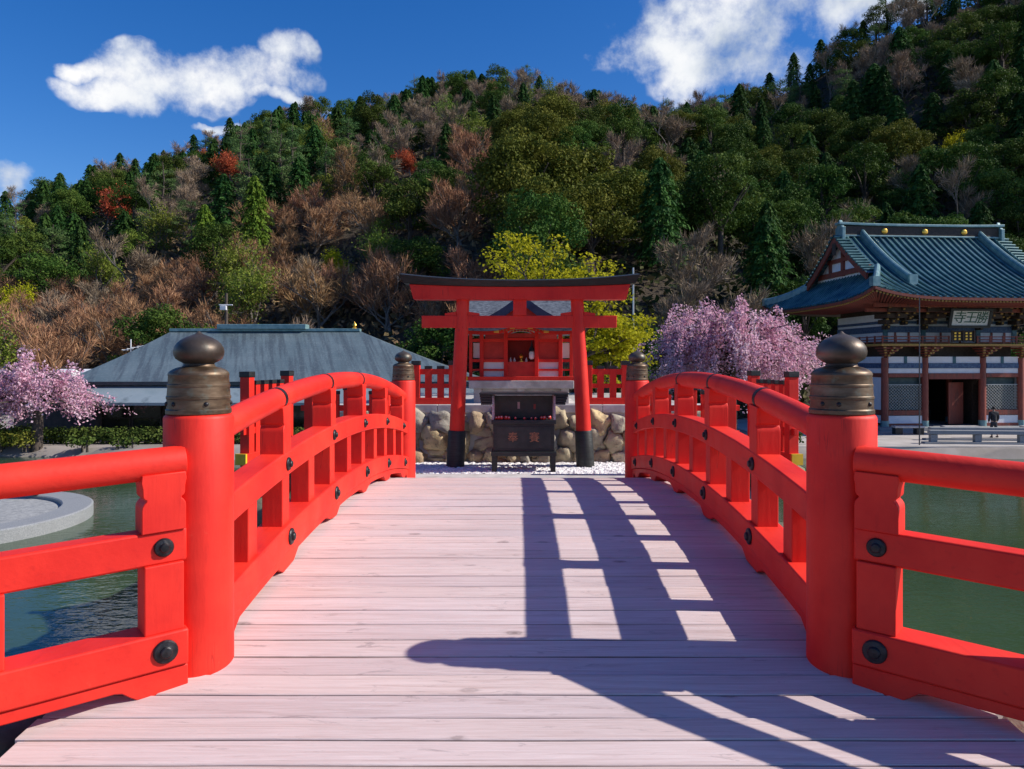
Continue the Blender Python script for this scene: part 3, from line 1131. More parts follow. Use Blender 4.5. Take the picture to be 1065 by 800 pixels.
def picket_fence(label, posts, z_low, top, npick, rails, end_yellow=False, pw=0.105, group='vermilion picket fences', post_top=0.03):
    """posts: list of (x,y); pickets between them; rails: list of (z0,z1,width)"""
    root = thing('picket_fence', label, 'fence', (posts[0][0], posts[0][1], z_low), group)
    for (x, y) in posts:
        d = Vector((posts[-1][0] - posts[0][0], posts[-1][1] - posts[0][1], 0)).normalized()
        M = Matrix.Rotation(math.atan2(d.y, d.x), 3, 'Z')
        mb = MB()
        mb.box((x, y, (z_low + top + post_top) / 2), (pw * 1.15, pw * 1.15, top + post_top - z_low), M)
        po = mb.build('fence_post', RED, root, bevel=0.005)
        mb = MB()
        mb.box((x, y, top + post_top + 0.02), (pw * 1.3, pw * 1.3, 0.07), M)
        mb.build('post_cap', BLACKWOOD, po, bevel=0.006)
    mb = MB()
    for (x0, y0), (x1, y1) in zip(posts, posts[1:]):
        M = Matrix.Rotation(math.atan2(y1 - y0, x1 - x0), 3, 'Z')
        for k in range(npick):
            t = (k + 1) / (npick + 1)
            x, y = lerp(x0, x1, t), lerp(y0, y1, t)
            mb = MB()
            mb.box((x, y, (z_low + top) / 2 - 0.015), (pw * 0.98, pw * 0.62, top - z_low - 0.05), M)
            pk = mb.build('picket', RED, root, bevel=0.004)
            mb = MB()
            mb.box((x, y, top - 0.022), (pw * 1.08, pw * 0.72, 0.05), M)
            mb.build('picket_cap', BLACKWOOD, pk, bevel=0.004)
    (x0, y0), (x1, y1) = posts[0], posts[-1]
    d = Vector((x1 - x0, y1 - y0, 0)).normalized()
    for (za, zb, w) in rails:
        mb = MB()
        mb.rail([(x0 - d.x * 0.12, y0 - d.y * 0.12, 0), (x1 + d.x * 0.12, y1 + d.y * 0.12, 0)], w, za, zb)
        mb.build('fence_rail', RED, root, bevel=0.005)
    if end_yellow:
        za, zb, w = rails[0]
        mb = MB()
        mb.rail([(x0 - d.x * 0.155, y0 - d.y * 0.155, 0), (x0 - d.x * 0.123, y0 - d.y * 0.123, 0)], w + 0.006, za - 0.003, zb + 0.003)
        mb.build('rail_end', YELLOWCAP, root)
    return root


RL = [(0.876, 0.977, 0.13), (1.135, 1.205, 0.05), (1.35, 1.44, 0.05)]
picket_fence('vermilion picket fence on the boulder wall, left of the torii', [(-1.67, 12.2), (-1.08, 12.2)], 0.874, 1.485, 2, RL, pw=0.108)
picket_fence('vermilion picket fence on the boulder wall, right of the torii', [(1.09, 12.2), (1.69, 12.2)], 0.874, 1.485, 2, RL, pw=0.108)
RS = [(0.335, 0.46, 0.13), (0.68, 0.76, 0.05), (1.02, 1.10, 0.05)]
picket_fence('black-capped side fence beyond the left handrail, seen against the grey hall', [(-3.27, 9.1), (-3.10, 10.1)], 0.30, 1.32, 4, RS, True, pw=0.105, post_top=0.06)
picket_fence('black-capped side fence beyond the right handrail, below the pink cherry', [(3.25, 9.1), (3.12, 10.15)], 0.30, 1.32, 4, RS, True, pw=0.105, post_top=0.06)

RF = [(0.02, 0.12, 0.12), (0.50, 0.58, 0.05), (0.86, 0.94, 0.05)]
picket_fence('lower black-capped fence between the far bridge post and the side fence, hall side', [(-2.98, 10.75), (-2.42, 10.72), (-1.9, 10.70)], ZI, 1.14, 2, RF)
picket_fence('lower black-capped fence between the far bridge post and the side fence, cherry side', [(2.98, 10.75), (2.42, 10.72), (1.9, 10.70)], ZI, 1.14, 2, RF)

# ------------------------------------------------------------------ torii
YT = 11.5
torii = thing('torii_gate', 'vermilion torii with black curved top beam and black leg sleeves', 'torii', (0, YT, ZI))
for sgn, xb, xt in ((-1, -0.985, -0.865), (1, 0.99, 0.86)):
    def ax(z, xb=xb, xt=xt):
        return Vector((lerp(xb, xt, (z - ZI) / (2.5 - ZI)), YT, z))
    mb = MB()
    zz = np.linspace(0.45, 2.50, 12)
    mb.tube([ax(z) for z in zz], [lerp(0.116, 0.097, (z - 0.45) / 2.05) for z in zz], 32)
    leg = mb.build('leg', RED, torii, smooth=50)
    mb = MB()
    zz = [ZI - 0.05, 0.1, 0.50, 0.515]
    mb.tube([ax(z) for z in zz], [0.139, 0.137, 0.132, 0.126], 32)
    mb.build('leg_sleeve', BLACKWOOD, leg, smooth=50)
    for s2 in (-1, 1):
        mb = MB()
        mb.prism([(0.0, 2.245), (0.17, 2.245), (0.17, 2.285), (0.0, 2.31)], lambda a, b, t, s2=s2: (ax(2.27).x + s2 * (0.09 + a), YT + t, b), -0.05, 0.05)
        mb.build('wedge', RED, torii, bevel=0.004)
mb = MB()
mb.box2(-1.485, 1.455, YT - 0.062, YT + 0.062, 2.068, 2.248)
mb.build('tie_beam', RED, torii, bevel=0.008)
mb = MB()
mb.box2(-0.105, 0.095, YT - 0.075, YT + 0.075, 2.248, 2.50)
mb.build('centre_strut', RED, torii, bevel=0.007)


def sweep_up(x):
    return 0.078 * (abs(x) / 1.78) ** 2.2


n = 40
xt = np.linspace(-1.66, 1.65, n)
top = [(x, 2.676 + sweep_up(x) * 0.62) for x in xt]
xb = np.linspace(-1.60, 1.59, n)
bot = [(x, 2.487 + sweep_up(x) * 0.10) for x in xb]
mb = MB()
fp = lambda a, b, t: (a, YT + t, b)
for k in range(n - 1):
    pass
mb.grid([[(a, YT - 0.13, b) for a, b in bot], [(a, YT - 0.13, b) for a, b in top], [(a, YT + 0.13, b) for a, b in top], [(a, YT + 0.13, b) for a, b in bot], [(a, YT - 0.13, b) for a, b in bot]])
mb.add([(bot[0][0], YT - 0.13, bot[0][1]), (top[0][0], YT - 0.13, top[0][1]), (top[0][0], YT + 0.13, top[0][1]), (bot[0][0], YT + 0.13, bot[0][1])], [(0, 1, 2, 3)])
mb.add([(bot[-1][0], YT - 0.13, bot[-1][1]), (top[-1][0], YT - 0.13, top[-1][1]), (top[-1][0], YT + 0.13, top[-1][1]), (bot[-1][0], YT + 0.13, bot[-1][1])], [(3, 2, 1, 0)])
mb.build('lower_lintel', RED, torii, smooth=30, bevel=0.006)
xt = np.linspace(-1.80, 1.785, n)
t2 = [(x, 2.765 + sweep_up(x) * 1.18) for x in xt]
xm = np.linspace(-1.79, 1.775, n)
r2 = [(x, 2.80 + sweep_up(x) * 1.18) for x in xm]
xb = np.linspace(-1.74, 1.725, n)
b2 = [(x, 2.678 + sweep_up(x) * 0.66) for x in xb]
loop = [(b2, -0.155), (t2, -0.21), (r2, 0.0), (t2, 0.21), (b2, 0.155), (b2, -0.155)]
mb = MB()
mb.grid([[(a, YT + o, b) for a, b in L] for L, o in loop])
for e, flip in ((0, False), (-1, True)):
    f = [(L[e][0], YT + o, L[e][1]) for L, o in loop[:-1]]
    mb.add(f, [tuple(range(5)) if not flip else tuple(range(4, -1, -1))])
mb.build('top_lintel', BLACKWOOD, torii, smooth=30, bevel=0.005)

# ------------------------------------------------------------------ offering box with its little roof
YB = 11.15
box = thing('offering_box', 'black wooden offering box on legs with a roof, below the torii', 'offering box', (0.05, YB, ZI + 0.03))
x0, x1 = -0.41, 0.515
mb = MB()
mb.box2(x0 + 0.02, x1 - 0.02, YB - 0.19, YB + 0.2, 0.258, 0.66)
mb.box2(x0 - 0.005, x1 + 0.005, YB - 0.215, YB + 0.215, 0.655, 0.715)
mb.build('chest', BLACKWOOD, box, bevel=0.006)
mb = MB()
mb.box2(x0 + 0.075, x1 - 0.075, YB - 0.196, YB - 0.188, 0.31, 0.61)
mb.build('front_panel', BLACK, box)
mb = MB()
mb.box2(x0 - 0.01, x1 + 0.01, YB - 0.225, YB + 0.225, 0.195, 0.257)
mb.build('stand_top', BLACKWOOD, box, bevel=0.006)
for lx in (x0 + 0.035, x1 - 0.04):
    for ly in (-0.17, 0.17):
        mb = MB()
        mb.box2(lx - 0.036, lx + 0.036, YB + ly - 0.036, YB + ly + 0.036, ZI + 0.02, 0.196)
        mb.build('leg', BLACKWOOD, box, bevel=0.004)
for lx in (x0 + 0.018, x1 - 0.018):
    mb = MB()
    mb.box2(lx - 0.014, lx + 0.014, YB - 0.2, YB - 0.165, 0.715, 1.06)
    mb.box2(lx - 0.014, lx + 0.014, YB + 0.165, YB + 0.2, 0.715, 1.06)
    mb.build('roof_post', mat("pale_painted_post", (0.30, 0.24, 0.27), (0.5, 0.42, 0.45), 20, 0.7) if lx < 0 else bpy.data.materials['pale_painted_post'], box)
mb = MB()
mb.box2(x0 + 0.03, x1 - 0.03, YB + 0.17, YB + 0.19, 0.715, 1.05)
mb.build('back_board', BLACK, box)
roof = MB()
roof.prism([(-0.585, 1.082), (0.695, 1.082), (0.70, 1.105), (-0.59, 1.105)], lambda a, b, t: (a, YB + t, b), -0.30, 0.30)
ro = roof.build('roof', BLACKWOOD, box, bevel=0.004)
mb = MB()
for k in range(4):
    zt = 1.077 - k * 0.038
    ins = k * 0.012
    for xa, xb_ in ((-0.58 + ins * 0.4, x0), (x1, 0.688 - ins)):
        mb.box2(xa, xb_, YB - 0.26 + k * 0.012, YB + 0.26 - k * 0.012, zt - 0.031, zt)
mb.build('eave_slats', BLACKWOOD, ro, bevel=0.003)


def lettering(txt, size, loc, rot, material, parent, name='lettering', ext=0.004, shear=0.0, sx=1.0):
    c = bpy.data.curves.new(name, 'FONT')
    c.body = txt
    c.size = size
    c.extrude = ext
    c.align_x = 'CENTER'
    c.align_y = 'CENTER'
    c.shear = shear
    c.offset = 0.0
    c.materials.append(material)
    tmp = bpy.data.objects.new(name, c)
    COL.objects.link(tmp)
    dg = bpy.context.evaluated_depsgraph_get()
    me = bpy.data.meshes.new_from_object(tmp.evaluated_get(dg))
    bpy.data.objects.remove(tmp)
    bpy.data.curves.remove(c)
    o = bpy.data.objects.new(name, me)
    COL.objects.link(o)
    o.parent = parent
    rt = parent
    while rt.parent is not None:
        rt = rt.parent
    o.location = Vector(loc) - ORIG.get(rt.name, Vector())
    o.rotation_euler = rot
    o.scale = (sx, 1, 1)
    return o


COPPERTEXT = mat("dull_copper_lettering", (0.30, 0.13, 0.07), (0.42, 0.20, 0.11), 40, 0.5, 0, 0.4)
lettering('奉', 0.155, (-0.105, YB - 0.199, 0.455), (R(90), 0, 0), COPPERTEXT, box)
lettering('賽', 0.155, (0.205, YB - 0.199, 0.455), (R(90), 0, 0), COPPERTEXT, box)
for (xx, zz, w, h, nm) in ((-0.022, 0.905, 0.035, 0.10, 'small white paper slip pinned inside the offering box, left one'), (0.215, 0.885, 0.032, 0.075, 'small faded red slip pinned inside the offering box, right one')):
    mb = MB()
    mb.box((xx, YB + 0.163, zz), (w, 0.004, h))
    tag(mb.build('paper_slip', mat("slip_white" if xx < 0 else "slip_red", (0.5, 0.42, 0.42) if xx < 0 else (0.28, 0.05, 0.04)), None), nm, 'paper slip', 'slips inside the offering box')
# row of little red dolls on the ledge
DOLLRED = mat("doll_red", (0.55, 0.03, 0.02), (0.68, 0.06, 0.04), 30, 0.4)
DOLLWHITE = mat("doll_face_white", (0.7, 0.62, 0.55), (0.8, 0.74, 0.68), 30, 0.5)
xsd = [-0.345, -0.305, -0.268, -0.205, -0.165, -0.07, 0.062, 0.165, 0.222, 0.31, 0.352, 0.425]
ords = ['first', 'second', 'third', 'fourth', 'fifth', 'sixth', 'seventh', 'eighth', 'ninth', 'tenth', 'eleventh', 'twelfth', 'thirteenth', 'fourteenth', 'fifteenth', 'sixteenth', 'seventeenth', 'eighteenth', 'nineteenth', 'twentieth'] + ['later'] * 30
doll0 = None
for k, xd in enumerate(xsd):
    lab = f'tiny round red doll on the offering box ledge, {ords[k]} from the left'
    if doll0 is None:
        doll0 = thing('daruma_doll', lab, 'doll', (0, 0, 0), 'red dolls on the offering box')
        mb = MB()
        mb.lathe([(0.010, 0.0), (0.018, 0.004), (0.022, 0.015), (0.0215, 0.027), (0.017, 0.039), (0.009, 0.046), (0.002, 0.048)], (0, 0, 0), 14)
        mb.build('body', DOLLRED, doll0, smooth=180)
        mb = MB()
        blob(mb, (0, -0.0125, 0.030), (0.0115, 0.0095, 0.010), 1.0, 0.0, 1.0, fine=False)
        mb.build('face', DOLLWHITE, doll0, smooth=180)
        doll0.location = (xd, YB - 0.14, 0.716)
    else:
        copy_tree(doll0, (xd, YB - 0.14 + 0.01 * math.sin(k * 3), 0.716), 0.3 * math.sin(k * 5), (1 + 0.25 * math.sin(k * 7),) * 3, lab)

# ------------------------------------------------------------------ small shrine on its plinth
sh = thing('small_shrine', 'small vermilion shrine with curved grey roof on a pale plinth, seen through the torii', 'shrine', (0.02, 13.6, 0.8))
YS = 13.0
mb = MB()
mb.box2(-0.88, 0.92, YS, 15.0, 1.095, 1.232)
mb.box2(-0.80, -0.66, YS + 0.06, 15.0, 0.80, 1.095)
mb.box2(0.70, 0.84, YS + 0.06, 15.0, 0.80, 1.095)
mb.box2(-0.05, 0.09, YS + 0.06, YS + 0.3, 0.80, 1.095)
mb.box2(-0.66, 0.70, YS + 0.12, 15.0, 0.80, 1.093)
mb.box2(-0.95, 0.99, YS - 0.05, 15.1, 0.79, 0.83)
mb.build('plinth', CONCRETE, sh, bevel=0.008)
mb = MB()
mb.box2(-0.90, 0.94, YS + 0.015, YS + 0.13, 1.233, 1.300)
sill = mb.build('base_beam', RED, sh, bevel=0.004)
mb = MB()
for xa, xb_ in ((-0.965, -0.903), (0.943, 1.0)):
    mb.box2(xa, xb_, YS + 0.012, YS + 0.133, 1.230, 1.303)
mb.build('beam_end', YELLOWCAP, sill)
YC = 13.22
for xc in (-0.67, -0.25, 0.285, 0.70):
    mb = MB()
    mb.box2(xc - 0.034, xc + 0.034, YC - 0.034, YC + 0.034, 1.233, 2.10)
    mb.build('column', RED, sh, bevel=0.005)
for xc in (-0.86, 0.89):
    mb = MB()
    mb.box2(xc - 0.028, xc + 0.028, YC - 0.028, YC + 0.028, 1.233, 2.06)
    mb.build('column', RED, sh, bevel=0.004)
for xa, xb_, za, zb in [(q, w, e, r_) for e, r_ in ((1.90, 1.955), (1.55, 1.60), (1.40, 1.43)) for q, w in ((-0.86, -0.25), (0.285, 0.89))] + [(-0.25, 0.285, 1.93, 1.97)]:
    mb = MB()
    mb.box2(xa, xb_, YC - 0.022, YC + 0.022, za, zb)
    mb.build('cross_rail', RED, sh, bevel=0.003)
INRED = mat("inner_red_board", (0.48, 0.022, 0.012), (0.60, 0.036, 0.02), 8, 0.55)
for nm, bx in (('door_panel', (-0.64, -0.28, YC + 0.03, YC + 0.06, 1.60, 1.90)), ('door_panel', (0.315, 0.67, YC + 0.03, YC + 0.06, 1.60, 1.90)), ('inner_board', (-0.25, 0.285, YC + 0.55, YC + 0.58, 1.23, 2.0)),
               ('altar_step', (-0.25, 0.285, YC + 0.02, YC + 0.30, 1.233, 1.555)), ('rear_wall', (-0.67, 0.70, YC + 1.3, YC + 1.33, 1.23, 2.1)), ('inner_board', (-0.25, -0.23, YC + 0.03, YC + 0.55, 1.233, 2.0)),
               ('inner_board', (0.265, 0.285, YC + 0.03, YC + 0.55, 1.233, 2.0))):
    mb = MB()
    mb.box2(*bx)
    mb.build(nm, INRED, sh)
for xa, xb_ in ((-0.635, -0.285), (0.32, 0.665)):
    for za, zb in ((1.432, 1.548), (1.245, 1.398)):
        mb = MB()
        mb.box2(xa, xb_, YC + 0.012, YC + 0.03, za, zb)
        mb.build('white_panel', SHOJI, sh)
for xa, xb_ in ((-0.82, -0.705), (0.735, 0.86)):
    mb = MB()
    mb.box2(xa, xb_, YC + 0.05, YC + 0.06, 1.62, 1.885)
    mb.build('paper_screen', SHOJI, sh)
mb = MB()
for xx in np.arange(-0.83, 0.88, 0.055):
    mb.box2(xx - 0.009, xx + 0.009, YC - 0.42, YC + 0.1, 2.075, 2.097)
mb.build('rafter_trim', OCHRE, sh)
mb = MB()
# karahafu fascia: a long beam that humps up in the middle
def hump(x):
    return 0.105 * math.exp(-((x - 0.02) / 0.30) ** 2) + 0.03 * (abs(x - 0.02) / 1.05) ** 3
xsr = np.linspace(-0.95, 1.0, 49)
mb.rail([(x, YC - 0.40, 2.035 + hump(x)) for x in xsr], 0.035, -0.03, 0.04)
mb.build('eave_fascia', RED, sh, smooth=40)
mb = MB()
for xx in (-0.40, -0.13, 0.17, 0.44):
    mb.box((xx, YC - 0.42, 2.045 + hump(xx)), (0.085, 0.03, 0.042))
mb.box((0.02, YC - 0.42, 2.045 + hump(0.02)), (0.15, 0.03, 0.05))
mb.build('gilt_fittings', GOLD, sh)
mb = MB()
for s_ in np.linspace(-0.26, 0.30, 13):
    pass
mb.rail([(x, YC - 0.02, 1.975 + 0.115 * max(0.0, 1 - ((x - 0.018) / 0.26) ** 2) ** 0.6) for x in np.linspace(-0.235, 0.27, 25)], 0.03, 0.0, 0.03)
mb.build('arched_beam', RED, sh, smooth=40)
# roof
rows = []
nY = 14
for j in range(nY + 1):
    t = j / nY
    Yr = lerp(12.72, 14.05, t)
    zz = 2.115 + 0.80 * (0.62 * t + 0.38 * t * t)
    rows.append([(x, Yr, zz + hump(x) * (1 - t) ** 2.0) for x in np.linspace(-1.05, 1.10, 49)])
back = [[(x, 2 * 14.05 - y_, z_) for (x, y_, z_) in r_] for r_ in rows[:-1]][::-1]
mb = MB()
mb.grid(rows + back)
under = [[(x, y_, z_ - 0.055) for (x, y_, z_) in r_] for r_ in rows + back]
mb.grid([r_[::-1] for r_ in under])
allr = rows + back
mb.grid([allr[0], under[0]])
mb.grid([[r_[0] for r_ in allr], [r_[0] for r_ in under]])
mb.grid([[r_[-1] for r_ in allr], [r_[-1] for r_ in under]])
mb.grid([allr[-1], under[-1]])
roof_o = mb.build('roof', SHINGLE, sh, smooth=40)
mb = MB()
mb.rail([(-1.10, 14.05, 2.90), (1.15, 14.05, 2.90)], 0.16, 0, 0.12)
mb.build('ridge_beam', SHINGLE, roof_o, bevel=0.01)
# dormer gable on the front slope
GABLEDARK = mat("blue_black_gable", (0.012, 0.022, 0.06), (0.03, 0.05, 0.10), 7, 0.5)
cx = 0.02
def dorm(t):  # t 0..1 from peak outwards
    return 2.70 - 0.40 * (1.3 * t - 0.3 * t * t)
for sg in (-1, 1):
    pass
mb = MB()
L = []
for t in np.linspace(1, 0, 9):
    L.append((cx - 0.60 * t, dorm(t)))
for t in np.linspace(0, 1, 9)[1:]:
    L.append((cx + 0.60 * t, dorm(t)))
mb.grid([[(a, 12.93, b) for a, b in L], [(a, 14.0, b) for a, b in L]])
mb.build('dormer_roof', SHINGLE, roof_o, smooth=40)
mb = MB()
mb.rail([(a, 12.91, b) for a, b in L], 0.05, -0.15, 0.012)
mb.build('barge_board', GABLEDARK, roof_o, smooth=40)
mb = MB()
mb.prism([(cx - 0.42, 2.30), (cx + 0.42, 2.30), (cx, 2.57)], lambda a, b, t: (a, t, b), 12.98, 13.02)
mb.build('gable_panel', INRED, roof_o)
# altar things
mb = MB()
mb.lathe([(0.05, 0.0), (0.05, 0.01), (0.018, 0.02), (0.015, 0.05), (0.04, 0.065), (0.045, 0.10), (0.02, 0.115), (0.004, 0.15)], (0.02, YC + 0.13, 1.556), 16)
tag(mb.build('altar_vessel', GOLD, smooth=40), 'gilt vessel in the middle of the small shrine altar', 'vessel')
for xx, lab in ((-0.10, 'small white flask on the shrine altar, left of the gilt vessel'), (0.11, 'small white flask on the shrine altar, right of the gilt vessel'), (-0.17, 'small white flask near the left edge of the shrine altar')):
    mb = MB()
    mb.lathe([(0.018, 0), (0.024, 0.02), (0.018, 0.045), (0.008, 0.055), (0.010, 0.07)], (xx, YC + 0.12, 1.556), 12)
    tag(mb.build('altar_flask', SHOJI, smooth=60), lab, 'flask', 'flasks on the altar')
t = thing('hanging_lantern', 'white paper lantern with black top hanging right of the shrine altar', 'lantern', (0.205, YC + 0.03, 1.60))
mb = MB()
mb.lathe([(0.03, 1.60), (0.05, 1.63), (0.052, 1.70), (0.035, 1.735)], (0.205, YC + 0.03, 0), 14)
mb.build('paper_shade', SHOJI, t, smooth=40)
mb = MB()
mb.lathe([(0.058, 1.735), (0.05, 1.78), (0.02, 1.83), (0.006, 1.94)], (0.205, YC + 0.03, 0), 14)
mb.build('cap', BLACK, t, smooth=40)

# ================================================================== THE GREY-ROOFED HALL
hall = thing('assembly_hall', 'long low hall with a streaked grey sheet roof across the pond on the left', 'building', (-14, 46, ZG))
rf = MB()
E0 = (-25.4, 42.0, 0.48)
E1 = (-1.7, 42.0, 0.48)
R0 = (-22.9, 50.0, 3.62)
R1 = (-10.6, 50.0, 3.62)
B0 = (-26.6, 58.0, 0.48)
B1 = (-3.0, 58.0, 0.48)


def quadgrid(mb, a, b, c, d, n=18, m=8, sag=0.0):
    """a-b lower edge, d-c upper edge"""
    mb.grid([[Vector(a).lerp(Vector(b), i / n).lerp(Vector(d).lerp(Vector(c), i / n), j / m) + Vector((0, 0, -sag * math.sin(math.pi * j / m))) for i in range(n + 1)] for j in range(m + 1)])


quadgrid(rf, E0, E1, R1, R0, sag=0.12)
quadgrid(rf, E1, B1, R1, R1, sag=0.12)
quadgrid(rf, B0, E0, R0, R0, sag=0.12)
quadgrid(rf, B1, B0, R0, R1, sag=0.12)
roof_o = rf.build('roof', SHEET, hall)
mb = MB()
mb.rail([(R0[0] - 0.1, 50, R0[2]), (R1[0] + 0.1, 50, R1[2])], 0.5, -0.05, 0.14)
mb.rail([(-19.8, 50, R0[2]), (-14.0, 50, R0[2])], 0.9, 0.10, 0.42)
mb.build('ridge_cap', TRIM, roof_o, bevel=0.03)
mb = MB()
mb.lathe([(0.16, 0), (0.16, 0.1), (0.07, 0.16), (0.15, 0.26), (0.12, 0.36), (0.03, 0.46), (0.01, 0.52)], (-10.9, 50, R1[2] + 0.1), 12)
mb.build('ridge_ornament', GOLD, roof_o, smooth=50)
LOWROOF = mat("pale_blue_grey_sheet", (0.17, 0.23, 0.26), (0.24, 0.30, 0.33), 0.6, 0.5, 0.1, c3=(0.13, 0.17, 0.19), scale3=1.2)
mb = MB()
quadgrid(mb, (-25.0, 40.6, -0.62), (-1.2, 40.6, -0.62), (-1.9, 42.3, 0.34), (-24.8, 42.3, 0.34), 20, 2)
mb.rail([(-25.0, 40.6, -0.62), (-1.2, 40.6, -0.62)], 0.06, -0.14, 0.01)
mb.build('lower_roof', LOWROOF, hall)
mb = MB()
mb.box2(-25.6, -1.8, 41.9, 42.15, 0.28, 0.47)
mb.build('fascia_board', mat("dark_metal_fascia", (0.03, 0.04, 0.045), (0.05, 0.06, 0.065), 2, 0.5), hall)
DARKWALL = mat("dark_hall_wall", (0.05, 0.042, 0.034), (0.085, 0.072, 0.058), 3, 0.7)
mb = MB()
mb.box2(-24.0, -2.6, 43.0, 57.5, ZG - 0.3, 0.3)
mb.build('wall', DARKWALL, hall)
for k in range(12):
    xa = -23.7 + k * 1.75
    fr = MB()
    fr.box2(xa, xa + 1.69, 42.90, 42.99, -2.35, -2.22)
    fr.box2(xa, xa + 1.69, 42.90, 42.99, -0.86, -0.76)
    fr.box2(xa, xa + 0.08, 42.90, 42.99, -2.22, -0.86)
    fr.box2(xa + 1.61, xa + 1.69, 42.90, 42.99, -2.22, -0.86)
    fr.box2(xa + 0.08, xa + 1.61, 42.91, 42.98, -1.62, -1.57)
    f = fr.build('window', DARKWOOD, hall)
    p = MB()
    p.box2(xa + 0.08, xa + 1.61, 42.94, 42.96, -2.22, -0.86)
    p.build('pane', GLASS, f)
WHITEPLASTIC = mat("white_painted_metal", (0.62, 0.64, 0.65), (0.74, 0.75, 0.76), 4, 0.5)
for k, (xx, lab) in enumerate(((-27.7, 'white angled vent hood beyond the left cherry tree, leftmost of three'), (-26.1, 'white angled vent hood between two others beyond the left cherry tree'), (-24.6, 'white angled vent hood closest to the grey hall roof'))):
    mb = MB()
    mb.prism([(46.0, 0.1), (46.0, 0.95), (46.35, 1.15), (47.2, 0.85), (47.2, 0.1)], lambda a, b, t, xx=xx: (xx + t, a, b), -0.55, 0.55)
    v = thing('vent_hood', lab, 'roof vent', (xx, 46.5, 0.1), 'white vent hoods behind the cherry')
    mb.build('hood', WHITEPLASTIC, v, bevel=0.05)
    mb = MB()
    mb.box2(xx - 0.4, xx + 0.4, 46.05, 47.1, -0.9, 0.1)
    mb.build('shaft', DARKWALL, v)
mb = MB()
mb.box2(-30, -24.5, 45.0, 52.0, ZG - 0.2, -0.6)
an = thing('annexe', 'low flat-roofed annexe under the white vent hoods beside the grey hall', 'building', (-27, 48, ZG))
mb.build('wall', DARKWALL, an)
mb = MB()
mb.box2(-30.3, -24.4, 44.7, 52.3, -0.6, -0.42)
mb.build('flat_roof', LOWROOF, an)

# ================================================================== THE TEMPLE GATE
SC = 16.63
RIBS = mat('paler_tile_ribs', (0.045, 0.125, 0.122), (0.13, 0.25, 0.238), 1.6, 0.34, 0.1, 0.3, c3=(0.03, 0.085, 0.11), scale3=0.8)  # ribs coloured a paler blue-green than the tiles between them


def zy(y):
    return CAMH - (y - 377) / SC


def xw(x):
    return (x - 541) / SC


gate = thing('temple_gate', 'two-storey temple gate with blue-green tiled roof across the pond on the right', 'gate', (27, 50, ZG))
XC, YCG = 26.9, 50.75
EX, EY = 7.3, 7.75
GX, SG = 5.05, 0.49
ZE, ZR = 5.25, 10.0


def prof_z(s):
    return ZE + (ZR - ZE) * (0.62 * s + 0.38 * s * s)


def half_x(s):
    return lerp(EX, GX, min(1, s / SG))


def front_pt(u, s, sgn=-1, lift=0.0):
    """u -1..1 across, s 0 eave..1 ridge"""
    hx = half_x(s)
    t = min(1, s / SG)
    return Vector((XC + u * hx, YCG + sgn * EY * (1 - s), prof_z(s) + 0.62 * abs(u) ** 4 * (1 - t) ** 2 + lift))


def side_pt(v, t, sgn=-1, lift=0.0):
    hx = lerp(EX, GX, t)
    hy = EY * (1 - SG * t)
    return Vector((XC + sgn * hx, YCG + v * hy, prof_z(SG * t) + 0.62 * abs(v) ** 4 * (1 - t) ** 2 + lift))


mb = MB()
for sgn in (-1, 1):
    g_ = [[front_pt(u, s, sgn) for u in np.linspace(-1, 1, 41)] for s in np.linspace(0, 1, 21)]
    mb.grid(g_ if sgn < 0 else [r_[::-1] for r_ in g_])
    g_ = [[side_pt(v, t, sgn) for v in np.linspace(-1, 1, 31)] for t in np.linspace(0, 1, 9)]
    mb.grid(g_ if sgn > 0 else [r_[::-1] for r_ in g_])
# verge: upper roof carried out past the gable
for sgn in (-1, 1):
    for sx_ in (-1, 1):
        mb.grid([[Vector((XC + sx_ * (GX + e), YCG + sgn * EY * (1 - s), prof_z(s) + 0.02)) for e in (-0.1, 0.75)] for s in np.linspace(SG - 0.02, 1, 15)])
roof_g = mb.build('tiled_roof', COPPER, gate, smooth=45)
# round tile ribs down the slopes
mb = MB()
for sgn in (-1, 1):
    xs_ = np.arange(-EX + 0.15, EX, 0.43)
    for dx in xs_:
        s_top = 1.0
        if abs(dx) > GX:
            s_top = SG * (EX - abs(dx)) / (EX - GX)
            if s_top < 0.06:
                continue
        pts = []
        for s in np.linspace(0.0, s_top, 15 if s_top > 0.9 else 6):
            hx = half_x(s)
            pts.append(front_pt(max(-1, min(1, dx / hx)), s, sgn, 0.045))
        mb.tube(pts, 0.075, 7)
    ysd = np.arange(-EY + 0.2, EY, 0.385)
    for dy in ysd:
        t_top = 1.0
        if abs(dy) > EY * (1 - SG):
            t_top = (EY - abs(dy)) / (EY * SG)
            if t_top < 0.08:
                continue
        pts = [side_pt(max(-1, min(1, dy / (EY * (1 - SG * t)))), t, sgn, 0.045) for t in np.linspace(0, t_top, 6)]
        mb.tube(pts, 0.082, 7)
    for sx_ in (-1, 1):
        for s in np.linspace(SG + 0.02, 0.97, 13):
            z = prof_z(s) + 0.07
            yy = YCG + sgn * EY * (1 - s)
            mb.tube([(XC + sx_ * (GX - 0.15), yy, z), (XC + sx_ * (GX + 0.80), yy, z - 0.02)], 0.085, 7)
mb.build('tile_ribs', RIBS, roof_g, smooth=60)
mb = MB()
mb.rail([(XC - GX - 0.2, YCG, 9.9), (XC + GX + 0.2, YCG, 9.9)], 0.42, 0.06, 0.72)
mb.build('ridge_band', DARKWOOD, roof_g, bevel=0.02)
mb = MB()
mb.rail([(x, YCG, 10.62 + 0.10 * (abs(x - XC) / 6) ** 3) for x in np.linspace(XC - GX - 0.50, XC + GX + 0.50, 25)], 0.62, 0, 0.17)
